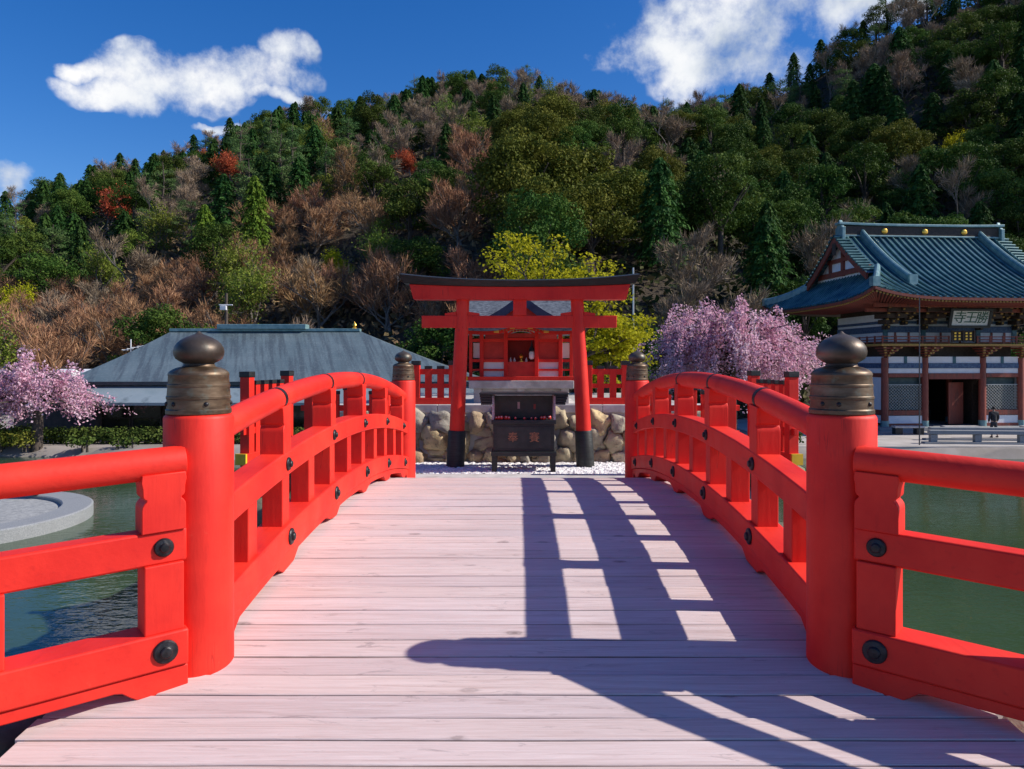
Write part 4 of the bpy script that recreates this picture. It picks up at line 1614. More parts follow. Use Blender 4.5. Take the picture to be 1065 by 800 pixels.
mb.rail([(XC - GX - 0.25, YCG, 9.9), (XC + GX + 0.25, YCG, 9.9)], 0.60, 0.0, 0.12)
mb.build('ridge_cap', TRIM, roof_g, bevel=0.03)
for xx in (24.2, 27.1, 29.95):
    mb = MB()
    mb.lathe([(0.20, -0.03), (0.20, 0.03), (0.15, 0.06), (0.06, 0.07)], (lerp(26.9, xx, 0.93), YCG - 0.225, 10.30), 18, M=Vector((0, -1, 0)).to_track_quat('Z', 'Y').to_matrix())
    mb.build('gilt_crest', GOLD, roof_g, smooth=40)
for sx_ in (-1, 1):
    mb = MB()
    xe = XC + sx_ * (GX + 0.27)
    mb.box((xe, YCG, 10.05), (0.22, 0.95, 0.95))
    mb.prism([(-0.38, 10.5), (0.38, 10.5), (0.12, 10.85), (0.0, 11.05), (-0.12, 10.85)], lambda a, b, t: (xe + t, YCG + a, b), -0.1, 0.1)
    mb.build('ridge_end_tile', TRIM, roof_g, bevel=0.03)
    for sgn in (-1, 1):
        # descending ridge and corner ridge
        mb = MB()
        pts = [Vector((XC + sx_ * 3.95, YCG + sgn * EY * (1 - s), prof_z(s))) for s in np.linspace(0.27, 0.99, 14)]
        mb.rail(pts, 0.34, 0.02, 0.40)
        mb.tube([p + Vector((0, 0, 0.43)) for p in pts], 0.13, 8)
        e = pts[0]
        mb.box(e + Vector((0, sgn * 0.10, 0.28)), (0.5, 0.2, 0.62))
        mb.build('descending_ridge', TRIM, roof_g, smooth=40)
        mb = MB()
        pts = [front_pt(sx_ * 1.0, s, sgn) for s in np.linspace(0.03, SG, 10)]
        mb.rail(pts, 0.34, 0.0, 0.36)
        mb.tube([p + Vector((0, 0, 0.38)) for p in pts], 0.14, 8)
        mb.box(pts[0] + Vector((0, 0, 0.25)), (0.42, 0.42, 0.55))
        mb.build('corner_ridge', TRIM, roof_g, smooth=40)
    # gable
    xg = XC + sx_ * (GX - 0.02)
    prof = [(YCG + EY * (1 - s) * k, prof_z(s) - 0.04) for k, ss in ((-1, np.linspace(SG, 1, 12)), (1, np.linspace(1, SG, 12)[1:])) for s in ss]
    mb = MB()
    mb.prism(prof, lambda a, b, t: (xg + t, a, b), -0.05, 0.05)
    gp = mb.build('gable_panel', WHITEWALL, gate)
    mb = MB()
    xo = XC + sx_ * (GX + 0.62)
    mb.rail([(xo, a, b - 0.02) for a, b in prof], 0.12, -0.42, 0.03)
    mb.build('barge_board', OXIDE, gp, smooth=40)
    mb = MB()
    xi = XC + sx_ * (GX + 0.10)
    mb.box((xi, YCG, 7.5), (0.14, 6.6, 0.34))
    mb.box((xi, YCG, 8.4), (0.14, 4.0, 0.26))
    mb.box((xi, YCG, 8.5), (0.15, 0.32, 2.4))
    for k in (-1, 1):
        mb.box((xi, YCG + k * 1.7, 7.95), (0.13, 0.24, 0.8))
    mb.build('gable_timbers', OXIDE, gp)
    mb = MB()
    mb.box((xo + sx_ * 0.08, YCG, 9.05), (0.06, 0.5, 0.8))
    mb.build('gable_pendant', DARKWOOD, gp, bevel=0.05)

# eaves: boards, two rows of rafters with ochre ends, edge beam
ZB = 4.62
mb = MB()
under = []
for sgn in (-1, 1):
    g_ = [[front_pt(u, 0, sgn, -0.20) for u in np.linspace(-1, 1, 41)], [Vector((XC + u * 4.5, YCG + sgn * 3.3, ZB + 0.35)) for u in np.linspace(-1, 1, 41)]]
    mb.grid(g_)
    g_ = [[side_pt(v, 0, sgn, -0.20) for v in np.linspace(-1, 1, 31)], [Vector((XC + sgn * 4.5, YCG + v * 3.3, ZB + 0.35)) for v in np.linspace(-1, 1, 31)]]
    mb.grid(g_)
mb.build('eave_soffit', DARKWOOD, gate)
mb = MB()
pr_ = [front_pt(u, 0.004, -1) for u in np.linspace(-1, 1, 41)]
for line in ([front_pt(u, 0, -1) for u in np.linspace(-1, 1, 41)], [front_pt(u, 0, 1) for u in np.linspace(-1, 1, 41)], [side_pt(v, 0, -1) for v in np.linspace(-1, 1, 31)], [side_pt(v, 0, 1) for v in np.linspace(-1, 1, 31)]):
    mb.rail(line, 0.14, -0.19, -0.03)
mb.build('eave_edge', OXIDE, gate)
mb, mo = MB(), MB()
for u in np.linspace(-0.985, 0.985, 74):
    a = front_pt(u, 0.012, -1, -0.27)
    b = Vector((XC + u * 5.0, YCG - 3.4, ZB + 0.28))
    mb.tube([a, b], 0.055, 4)
    mo.box(a + Vector((0, -0.035, 0)), (0.10, 0.05, 0.10))
for v in np.linspace(-0.985, 0.6, 60):
    a = side_pt(v, 0.03, -1, -0.27)
    b = Vector((XC - 4.6, YCG + v * 3.6, ZB + 0.28))
    mb.tube([a, b], 0.055, 4)
    mo.box(a + Vector((-0.05, 0, 0)), (0.05, 0.10, 0.10))
structure(mb.build('rafters', OXIDE, gate), 'stuff')
structure(mo.build('rafter_ends', OCHRE, gate), 'stuff')

# walls
COLX = [22.7, 25.2, 28.86, 31.3]
YF, YBK = 47.5, 54.0
COLY = [47.5, 50.75, 54.0]
mb = MB()
for xc in COLX:
    for yc in COLY:
        mb.lathe([(0.20, ZG + 0.28), (0.20, zy(372))], (xc, yc, 0), 16)
cols = mb
for i, xc in enumerate(COLX):
    for j, yc in enumerate(COLY):
        if j > 0 and i in (1, 2) and j == 2:
            continue
        mb = MB()
        mb.lathe([(0.215, ZG + 0.30), (0.21, 0), (0.20, zy(372))], (xc, yc, 0), 16)
        c_ = mb.build('column', OXIDE, gate, smooth=40)
        mb = MB()
        mb.lathe([(0.235, ZG + 0.24), (0.235, ZG + 0.62)], (xc, yc, 0), 16)
        mb.build('column_foot', TRIM, c_, smooth=40)
mb = MB()
mb.box2(21.9, 32.1, 46.6, 54.9, ZG - 0.3, ZG + 0.26)
mb.build('stone_base', GRANITE, gate, bevel=0.02)


class PartSet:
    """every box becomes a part of the gate of its own"""
    def __init__(s, name, material):
        s.name, s.material = name, material

    def box2(s, *a):
        mb = MB()
        mb.box2(*a)
        mb.build(s.name, s.material, gate)


W, BL, RD, GD = PartSet('plaster_panel', WHITEWALL), PartSet('painted_band', BLUEBAND), PartSet('red_beam', OXIDE), PartSet('painted_strut', GREENWOOD)


def wallbox(M, xa, xb_, za, zb, d=0.0, th=0.10):
    M.box2(xa, xb_, YF - th / 2 - d, YF + th / 2 - d, za, zb)


for k in range(3):
    xa, xb_ = COLX[k] + 0.2, COLX[k + 1] - 0.2
    if k != 1:
        wallbox(W, xa, xb_, ZG + 0.45, zy(432.6), 0, 0.12)
        wallbox(RD, xa, xb_, zy(432), zy(427), 0.03, 0.16)
        wallbox(RD, xa, xb_, ZG + 0.26, ZG + 0.45, 0.03, 0.16)
        wallbox(RD, xa, xb_, zy(392.5), zy(388.5), 0.03, 0.16)
    else:
        wallbox(RD, xa, xb_, zy(394.5), zy(388.5), 0.03, 0.2)
    wallbox(W, xa, xb_, zy(388.3), zy(383.2), 0, 0.12)
    wallbox(BL, xa, xb_, zy(383), zy(378), 0.04, 0.16)
    wallbox(W, xa, xb_, zy(377.8), zy(371), 0, 0.12)
    wallbox(GD, lerp(xa, xb_, 0.5) - 0.09, lerp(xa, xb_, 0.5) + 0.09, zy(377.8), zy(371), 0.05, 0.1)
# side wall
for k in range(2):
    ya, yb_ = COLY[k] + 0.2, COLY[k + 1] - 0.2
    for X_ in (22.7, 31.3):
        W.box2(X_ - 0.06, X_ + 0.06, ya, yb_, ZG + 0.45, zy(432.6))
        RD.box2(X_ - 0.09, X_ + 0.09, ya, yb_, zy(432), zy(427))
        W.box2(X_ - 0.06, X_ + 0.06, ya, yb_, zy(426.8), zy(392.7))
        RD.box2(X_ - 0.09, X_ + 0.09, ya, yb_, zy(392.5), zy(388.5))
        W.box2(X_ - 0.06, X_ + 0.06, ya, yb_, zy(388.3), zy(383.2))
        BL.box2(X_ - 0.1, X_ + 0.1, ya, yb_, zy(383), zy(378))
        W.box2(X_ - 0.06, X_ + 0.06, ya, yb_, zy(377.8), zy(371))
# upper storey (set back a little)
YU = 47.9
for M, za, zb, o in ((W, zy(356), zy(345.6), 0), (BL, zy(345.4), zy(339), 0.05), (W, zy(338.8), zy(336.4), 0), (BL, zy(336.2), zy(333.6), 0.04), (W, zy(333.4), zy(326), 0)):
    M.box2(22.9, 31.1, YU - 0.06 - o, YU + 0.06, za, zb)
    M.box2(22.84 - o, 22.96, YU + 0.06, 53.6, za, zb)
    M.box2(31.04, 31.16 + o, YU + 0.06, 53.6, za, zb)
for xx in COLX:
    x_ = lerp(xx, 27.0, 0.045)
    GD.box2(x_ - 0.14, x_ + 0.14, YU - 0.16, YU - 0.062, zy(356), zy(326))
for k in range(3):
    for q in (0.33, 0.67):
        x_ = lerp(COLX[k], COLX[k + 1], q)
        RD.box2(x_ - 0.05, x_ + 0.05, YU - 0.13, YU - 0.062, zy(356), zy(345.6))
# dark inside
mb = MB()
mb.box2(22.95, 25.1, 48.6, 53.6, ZG + 0.26, zy(371))
mb.box2(28.95, 31.1, 48.6, 53.6, ZG + 0.26, zy(371))
mb.box2(25.1, 28.95, 53.2, 53.5, ZG + 0.26, zy(371))
mb.box2(22.97, 31.03, YU + 0.07, 53.5, zy(370.8), 5.0)
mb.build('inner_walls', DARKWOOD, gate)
# lattice windows
LATT = mat("pale_lattice_bars", (0.34, 0.36, 0.34), (0.46, 0.48, 0.45), 8, 0.6)
BACKGREEN = mat("dull_green_back_board", (0.035, 0.060, 0.055), (0.07, 0.11, 0.10), 3, 0.5)
for k in (0, 2):
    xa, xb_ = COLX[k] + 0.22, COLX[k + 1] - 0.22
    za, zb = zy(426.6), zy(393)
    mb = MB()
    mb.box2(xa, xb_, YF + 0.25, YF + 0.3, za, zb)
    lw = mb.build('lattice_window', BACKGREEN, gate)
    mb = MB()
    wd, ht = xb_ - xa, (zb - za) * 0.76
    n_ = 11
    step = 0.19
    for sg in (-1, 1):
        for q in np.arange(-ht, wd, step):
            x_0, z_0 = q, 0.0
            x_1, z_1 = q + ht, ht
            if x_0 < 0:
                z_0, x_0 = -x_0, 0.0
            if x_1 > wd:
                z_1 -= x_1 - wd
                x_1 = wd
            if x_1 - x_0 < 0.05:
                continue
            if sg < 0:
                x_0, x_1 = wd - x_0, wd - x_1
            mb.tube([(xa + x_0, YF - 0.02 + sg * 0.012, za + z_0), (xa + x_1, YF - 0.02 + sg * 0.012, za + z_1)], 0.017, 4)
    mb.build('lattice_bars', LATT, lw)
    mb = MB()
    mb.box2(xa, xb_, YF - 0.04, YF + 0.06, za + ht + 0.01, za + ht + 0.07)
    mb.build('transom', LATT, lw)
# doors of the passage
mb = MB()
mb.box((27.72, 48.35, (ZG + 0.3 + zy(398)) / 2), (1.25, 0.09, zy(398) - ZG - 0.32), Matrix.Rotation(R(18), 3, 'Z'))
mb.build('door', OXIDE, gate, bevel=0.02)
mb = MB()
for x_ in np.arange(25.5, 27.1, 0.17):
    mb.box2(x_ - 0.03, x_ + 0.03, 49.9, 49.96, ZG + 0.3, zy(425))
mb.box2(25.45, 27.1, 49.88, 49.98, zy(432), zy(430))
mb.box2(25.45, 27.1, 49.88, 49.98, zy(421), zy(419.5))
mb.build('inner_grille', BLACKWOOD, gate)
# balcony
mb = MB()
mb.box2(22.0, 32.0, 46.55, 54.6, zy(360.5), zy(358.2))
bal = mb.build('balcony', OXIDE, gate)
mb = MB()
mb.box2(21.96, 32.04, 46.50, 46.549, zy(360.2), zy(357.9))
mb.box2(21.95, 21.999, 46.55, 54.6, zy(360.2), zy(357.9))
mb.build('balcony_edge', OCHRE, bal)
mb = MB()
for z_ in (zy(356.2), zy(353.6), zy(350.6)):
    for (xa, xb_) in ((22.05, 26.2), (27.9, 31.95)):
        mb.box2(xa, xb_, 46.62, 46.68, z_ - 0.03, z_ + 0.03)
    mb.box2(22.05, 22.11, 46.7, 54.5, z_ - 0.03, z_ + 0.03)
for x_ in list(np.arange(22.08, 26.2, 0.82)) + list(np.arange(27.95, 32.0, 0.82)):
    mb.box2(x_ - 0.045, x_ + 0.045, 46.61, 46.69, zy(358), zy(349.6))
for y_ in np.arange(47.5, 54.5, 0.9):
    mb.box2(22.04, 22.12, y_ - 0.045, y_ + 0.045, zy(358), zy(349.6))
mb.build('balcony_railing', OXIDE, bal)


# bracket clusters: stepped blocks that widen as they rise
def bracket(mb, mo, x, y, z0, h, w, out):
    for k in range(4):
        t = k / 3
        ww = lerp(0.32, w, t)
        dd = lerp(0.25, out, t)
        za = z0 + h * k / 4
        mb.box2(x - ww / 2, x + ww / 2, y - dd, y + 0.1, za + 0.02, za + h / 4 - 0.05)
        mb.box2(x - 0.09, x + 0.09, y - dd - 0.16, y, za + 0.03, za + h / 4 - 0.03)
        for q in (-1, 0, 1):
            mo.box((x + q * (ww / 2 - 0.07), y - dd - 0.02, za + h / 4 - 0.05), (0.13, 0.12, 0.08))
        mo.box((x, y - dd - 0.17, za + h / 8), (0.10, 0.03, 0.10))


mb, mo = MB(), MB()
for xx in COLX:
    bracket(mb, mo, xx, YF - 0.02, zy(371.5), zy(360.8) - zy(371.5), 1.15, 0.85)
mb.build('lower_brackets', OXIDE, gate)
mo.build('lower_bracket_trim', OCHRE, gate)
mb, mo = MB(), MB()
for xx in COLX:
    bracket(mb, mo, lerp(xx, 27, 0.045), YU - 0.08, zy(343), 1.35, 1.7, 1.9)
for q in (24.0, 27.03, 30.1):
    bracket(mb, mo, q, YU - 0.08, zy(338), 1.1, 0.9, 1.5)
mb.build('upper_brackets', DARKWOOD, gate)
mo.build('upper_bracket_trim', OCHRE, gate)
mb = MB()
for yy, zz in ((46.2, 4.72), (45.3, 4.95)):
    mb.box2(20.8, 33.0, yy - 0.09, yy + 0.09, zz - 0.1, zz + 0.1)
mb.build('eave_purlins', OXIDE, gate)
# plaque
pq = thing('name_plaque', 'white plaque with dark green characters leaning out under the gate eaves', 'plaque', (27.1, 46.6, 3.95))
TILT = R(90 - 14)
Mx = Matrix.Rotation(-R(14), 3, 'X')
PC = Vector((26.65, 45.4, zy(330.6) - 0.12))
Mx = Matrix.Rotation(R(14), 3, 'X')
mb = MB()
mb.box(PC, (2.2, 0.06, 0.92), Mx)
mb.build('board', mat("plaque_white", (0.62, 0.61, 0.56), (0.70, 0.69, 0.64), 9, 0.7), pq)
mb = MB()
for dx, dz, w, h in ((0, 0.52, 2.56, 0.15), (0, -0.52, 2.56, 0.15), (-1.19, 0, 0.18, 0.89), (1.19, 0, 0.18, 0.89)):
    mb.box(PC + Mx @ Vector((dx, -0.02, dz)), (w, 0.13, h), Mx)
mb.build('plaque_frame', BLACKWOOD, pq, bevel=0.02)
GREENTXT = mat("dark_green_lettering", (0.015, 0.075, 0.045), (0.03, 0.11, 0.065), 20, 0.5)
for ch, dx in (('寺', -0.68), ('王', 0.0), ('勝', 0.66)):
    lettering(ch, 0.78, PC + Mx @ Vector((dx, -0.040, 0.0)), (R(90) + R(14), 0, 0), GREENTXT, pq, ext=0.008, shear=0.12)
mb = MB()
mb.box2(26.38, 27.78, 46.70, 46.76, zy(355.5), zy(344.5))
for q in (26.38, 27.08, 27.78):
    mb.box2(q - 0.05, q + 0.05, 46.64, 46.70, zy(356), zy(344))
pd = mb.build('upper_door', DARKWOOD, gate)
mb = MB()
for q in (26.6, 26.86, 27.3, 27.56):
    for z_ in (zy(347), zy(350), zy(353)):
        mb.box((q, 46.69, z_), (0.12, 0.03, 0.10))
mb.build('gilt_fittings', GOLD, pd)

# the gate stands a little askew to the bridge, its front turned towards the sun
for root_ in (gate, pq):
    o_ = ORIG[root_.name].copy()
    p0 = Vector((22.8, 47.5, 0))
    A = Matrix.Rotation(R(5), 3, 'Z') @ Matrix.Diagonal((1.05, 1, 1))
    q_ = p0 + A @ (Vector((o_.x, o_.y, 0)) - Vector((22.7, 47.5, 0)))
    root_.location = (q_.x, q_.y, o_.z)
    root_.rotation_euler = (0, 0, R(5))
    root_.scale = (1.05, 1, 1)

# benches, stone rail and lamp pole in front of the gate
for (x0_, x1_, lab) in ((22.0, 23.75, 'low bench of pale slab on black blocks before the gate, nearest the pink cherry'), (24.9, 27.0, 'low bench of pale slab on black blocks in front of the open gateway'),
                        (33.2, 35.1, 'low bench of pale slab on black blocks to the right of the walking person'), (29.6, 31.3, 'low bench of pale slab on black blocks behind the walking person')):
    yb = 44.8
    b_ = thing('stone_bench', lab, 'bench', (x0_, yb, ZG), 'low benches in front of the gate')
    for xx in (x0_ + 0.25, x1_ - 0.25):
        mb = MB()
        mb.box2(xx - 0.22, xx + 0.22, yb - 0.22, yb + 0.22, ZG, ZG + 0.42)
        mb.build('block_leg', BLACK, b_, bevel=0.02)
    mb = MB()
    mb.box2(x0_, x1_, yb - 0.26, yb + 0.26, ZG + 0.42, ZG + 0.53)
    mb.build('slab_seat', CONCRETE, b_, bevel=0.015)
for (xa, ya, xb_, yb_, lab) in ((21.4, 39.8, 38.0, 38.2, 'low grey granite rail with posts along the pond edge, nearer of two'), (22.4, 41.6, 40.0, 40.4, 'low grey granite rail with posts behind the pond edge rail')):
    r_ = thing('granite_rail', lab, 'stone rail', (xa, ya, ZG), 'granite rails by the pond')
    mb = MB()
    mb.rail([(xa, ya, ZG + 0.03), (xb_, yb_, ZG + 0.03)], 0.36, 0.50, 0.70)
    mb.build('top_slab', GRANITE, r_, bevel=0.02)
    mb = MB()
    mb.rail([(xa - 0.3, ya, ZG), (xb_, yb_, ZG)], 0.5, -0.3, 0.12)
    mb.build('kerb', GRANITE, r_, bevel=0.02)
    for k in range(8):
        t = (k + 0.1) / 7.6
        mb = MB()
        mb.box((lerp(xa, xb_, t), lerp(ya, yb_, t), ZG + 0.31), (0.34, 0.26, 0.40))
        mb.build('post', GRANITE, r_, bevel=0.015)
mb = MB()
mb.tube([(20.5, 39.0, ZG), (20.5, 39.0, 4.9)], [0.034, 0.024], 10)
tag(mb.build('thin_pole', mat("dark_grey_metal", (0.06, 0.06, 0.065), (0.10, 0.10, 0.11), 10, 0.4, 0, 0.5), smooth=50), 'thin dark metal pole standing in front of the temple gate', 'pole')
mb = MB()
mb.tube([(3.35, 22.5, ZG), (3.35, 22.5, 4.35)], [0.035, 0.025], 10)
tag(mb.build('thin_pole', mat("pale_metal", (0.42, 0.43, 0.44), (0.5, 0.5, 0.52), 10, 0.35, 0, 0.6), smooth=50), 'thin pale metal pole beside the right tip of the torii', 'pole')


# ================================================================== PERSON by the gate
def skin_mesh(name, chains, material, parent):
    """chains: list of (points, radii, link) merged into one skinned surface; link = index of an earlier vertex to join, or None"""
    vs, es, rs = [], [], []
    for pts, rad, link in chains:
        prev = link
        for p, r_ in zip(pts, rad):
            vs.append(p)
            rs.append(r_)
            if prev is not None:
                es.append((prev, len(vs) - 1))
            prev = len(vs) - 1
    me = bpy.data.meshes.new(name)
    me.from_pydata(vs, es, [])
    o = bpy.data.objects.new(name, me)
    COL.objects.link(o)
    sv = me.skin_vertices
    if not sv:
        me.attributes  # ensure the layer exists through bmesh
        bm = bmesh.new()
        bm.from_mesh(me)
        lay = bm.verts.layers.skin.verify()
        bm.verts.ensure_lookup_table()
        for i, v in enumerate(bm.verts):
            v[lay].radius = (rs[i], rs[i]) if not isinstance(rs[i], tuple) else rs[i]
            v[lay].use_root = (i == 0)
        bm.to_mesh(me)
        bm.free()
    o.modifiers.new('skin', 'SKIN')
    s_ = o.modifiers.new('sub', 'SUBSURF')
    s_.levels = s_.render_levels = 2
    me.materials.append(material)
    if parent is not None:
        o.parent = parent
    return o


per = thing('person', 'person in a dark jacket and dark trousers walking before the gate, seen from behind', 'person', (26.75, 42.9, ZG + 0.03))
SKIN = mat("skin", (0.45, 0.27, 0.19), (0.52, 0.32, 0.23), 8, 0.6)
JACKET = mat("dark_navy_jacket", (0.010, 0.011, 0.015), (0.022, 0.022, 0.028), 12, 0.8, 0.3)
TROUSER = mat("dark_denim", (0.018, 0.022, 0.032), (0.03, 0.036, 0.05), 14, 0.85, 0.3)
HAIR = mat("black_hair", (0.008, 0.007, 0.007), (0.02, 0.017, 0.015), 30, 0.5, 0.3)
SHOE = mat("dark_shoe", (0.012, 0.012, 0.012), (0.03, 0.03, 0.03), 20, 0.5)
hips = (0, 0, 0.92)
skin_mesh('body', [
    ([hips, (0, 0.0, 1.08), (0, 0.01, 1.24), (0, 0.01, 1.39), (0, 0.0, 1.47), (0, 0.01, 1.53), (0, 0.02, 1.60), (0, 0.01, 1.68)], [(.15, .10), (.13, .09), (.15, .10), (.14, .09), (.055, .055), (.055, .06), (.078, .095), (.065, .08)], None),
    ([(-0.10, 0, 0.88), (-0.105, 0.06, 0.50), (-0.105, 0.0, 0.09), (-0.105, 0.09, 0.04)], [.085, .058, .04, .035], 0),
    ([(0.10, 0, 0.88), (0.105, -0.02, 0.49), (0.105, -0.17, 0.13), (0.105, -0.10, 0.05)], [.085, .058, .04, .035], 0),
    ([(-0.20, 0.0, 1.40), (-0.25, -0.03, 1.14), (-0.25, 0.05, 0.90), (-0.25, 0.07, 0.82)], [.055, .042, .033, .03], 3),
    ([(0.20, 0.0, 1.40), (0.25, 0.0, 1.14), (0.25, 0.10, 0.92), (0.25, 0.13, 0.84)], [.055, .042, .033, .03], 3)], SKIN, per)
skin_mesh('jacket', [
    ([(0, 0, 0.86), (0, 0.0, 1.06), (0, 0.01, 1.24), (0, 0.01, 1.40), (0, 0.0, 1.50)], [(.185, .135), (.175, .125), (.19, .13), (.165, .115), (.075, .075)], None),
    ([(-0.21, 0.0, 1.40), (-0.262, -0.03, 1.14), (-0.258, 0.05, 0.90)], [.078, .066, .055], 3),
    ([(0.21, 0.0, 1.40), (0.262, 0.0, 1.14), (0.258, 0.10, 0.92)], [.078, .066, .055], 3)], JACKET, per)
skin_mesh('trousers', [
    ([(0, 0, 0.94), (0, 0, 0.84)], [(.165, .12), (.15, .11)], None),
    ([(-0.10, 0, 0.78), (-0.107, 0.06, 0.50), (-0.107, 0.0, 0.10)], [.098, .075, .06], 1),
    ([(0.10, 0, 0.78), (0.107, -0.02, 0.49), (0.107, -0.16, 0.14)], [.098, .075, .06], 1)], TROUSER, per)
mb = MB()
blob(mb, (0, -0.005, 1.665), (0.088, 0.105, 0.098), 2.0, 0.06, 1.0)
mb.build('hair', HAIR, per, smooth=180)
for xx, yy, zz in ((-0.105, 0.045, 0.035), (0.105, -0.13, 0.06)):
    mb = MB()
    blob(mb, (xx, yy, zz), (0.05, 0.13, 0.04), 1.0, 0.05, 0.8, fine=False)
    mb.build('shoe', SHOE, per, smooth=180)
# the body chains are in local space around the person's feet
for ch in per.children:
    if ch.name.startswith(('hair', 'shoe')):
        ch.location = ORIG[per.name]

# ================================================================== round stone platform in the pond, hedge, poles
pf = thing('round_platform', 'round stone platform with raised kerb standing in the pond at far left', 'platform', (-17, 22, ZW))
mb = MB()
mb.lathe([(4.05, -4.2), (4.05, -2.86), (4.0, -2.83), (3.22, -2.83), (3.18, -2.86), (3.18, -2.95)], (-17, 22, 0), 72)
mb.build('kerb_ring', GRANITE, pf, smooth=30)
mb = MB()
mb.lathe([(3.175, -3.1), (3.075, -2.93), (0.02, -2.91)], (-17, 22, 0), 64)
mb.build('gravel_floor', mat("pale_grit", (0.22, 0.23, 0.23), (0.36, 0.37, 0.36), 9, 0.9, 0.6), pf)
for k, (xx, yy) in enumerate(((-17.7, 25.2), (-16.75, 25.35), (-16.0, 25.0))):
    mb = MB()
    mb.lathe([(0.16, -2.8), (0.16, -2.32), (0.14, -2.28), (0.03, -2.27)], (xx, yy, 0), 14)
    tag(mb.build('stone_bollard', mat("dark_granite", (0.10, 0.10, 0.10), (0.18, 0.18, 0.18), 20, 0.8) if k == 0 else bpy.data.materials['dark_granite'], smooth=40),
        ['short grey stone post on the back kerb of the round platform, left one', 'short grey stone post on the back kerb of the round platform, middle one', 'short grey stone post on the back kerb of the round platform, right one'][k], 'bollard', 'stone posts on the platform')

up_ = thing('utility_pole', 'slim brown utility pole with a grey box, rising behind the hall ridge', 'utility pole', (-23.6, 61, ZG))
mb = MB()
mb.tube([(-23.6, 61, ZG), (-23.6, 61, 7.1)], [0.16, 0.11], 10)
mb.build('pole', BARK, up_, smooth=50)
mb = MB()
mb.box((-23.75, 60.85, 5.9), (0.5, 0.35, 0.35))
mb.box((-23.6, 60.9, 6.15), (1.1, 0.1, 0.09))
mb.build('crossarm_box', WHITEPLASTIC, up_, bevel=0.03)
ant = thing('roof_aerial', 'small aerial on a thin mast left of the hall roof', 'aerial', (-24.6, 48, 0.6))
mb = MB()
mb.tube([(-24.6, 48, 0.4), (-24.6, 48, 3.0)], 0.035, 6)
mb.build('mast', WHITEPLASTIC, ant)
mb = MB()
mb.tube([(-25.1, 48, 2.3), (-23.8, 48, 2.6)], 0.03, 5)
for q in (0.1, 0.35, 0.6, 0.85):
    mb.tube([(lerp(-25.1, -23.8, q), 47.6, 2.3 + 0.3 * q), (lerp(-25.1, -23.8, q), 48.4, 2.3 + 0.3 * q)], 0.02, 4)
mb.build('aerial_rods', WHITEPLASTIC, ant)

# ================================================================== TREES
def unit(a):
    return a / np.maximum(np.linalg.norm(a, axis=-1, keepdims=True), 1e-6)


def leaf_lobes(mb, lobes, per, su, sv, up=0.3, shell=0.55, rnd_span=0.35, flat=0.0):
    """lobes: (cx,cy,cz,rx,ry,rz); leaves gather in the outer shell of each lobe"""
    for (cx, cy, cz, rx, ry, rz) in lobes:
        n = max(6, int(per * (rx * ry + rx * rz + ry * rz) / 3))
        d = unit(rng.normal(size=(n, 3)))
        r = shell + (1.08 - shell) * rng.random((n, 1)) ** 0.6
        C = np.array([cx, cy, cz]) + d * r * np.array([rx, ry, rz])
        N = unit(d + rng.normal(size=(n, 3)) * 0.55 + np.array([0, 0, up]))
        base = rng.random() * (1 - rnd_span)
        mb.quads(C, N, su * (0.6 + 0.8 * rng.random(n)), sv * (0.6 + 0.8 * rng.random(n)), base + rnd_span * rng.random(n))


def branches(mb, base, direction, length, rad, levels, spread=0.6, kids=(3, 4), up=0.15, tips=None, sides=5, rs=None, shrink=0.68, wob=0.18):
    rs = rs or random
    pts = [Vector(base)]
    d = Vector(direction).normalized()
    nseg = 4 if levels > 1 else 3
    for k in range(nseg):
        d = (d + Vector((rs.gauss(0, wob), rs.gauss(0, wob), rs.gauss(0, wob * 0.6) + up * 0.3))).normalized()
        pts.append(pts[-1] + d * (length / nseg))
    mb.tube(pts, [lerp(rad, rad * 0.55, k / nseg) for k in range(nseg + 1)], max(3, sides), 0.3 + 0.4 * rs.random(), cap=False)
    if levels <= 1:
        if tips is not None:
            tips.append((pts[-1], d.copy()))
            tips.append((pts[-2], d.copy()))
        return
    for k in range(rs.randint(*kids)):
        t = rs.uniform(0.35, 1.0)
        i = min(nseg - 1, int(t * nseg))
        p = pts[i].lerp(pts[i + 1], t * nseg - i)
        q = Vector((rs.gauss(0, 1), rs.gauss(0, 1), rs.gauss(0.15, 0.6))).normalized()
        nd = (d + q * spread * 1.35 + Vector((0, 0, up))).normalized()
        branches(mb, p, nd, length * shrink * rs.uniform(0.75, 1.15), rad * 0.5, levels - 1, spread, kids, up, tips, sides - 1, rs, shrink, wob)
    branches(mb, pts[-1], d, length * shrink, rad * 0.55, levels - 1, spread, kids, up, tips, sides - 1, rs, shrink, wob)


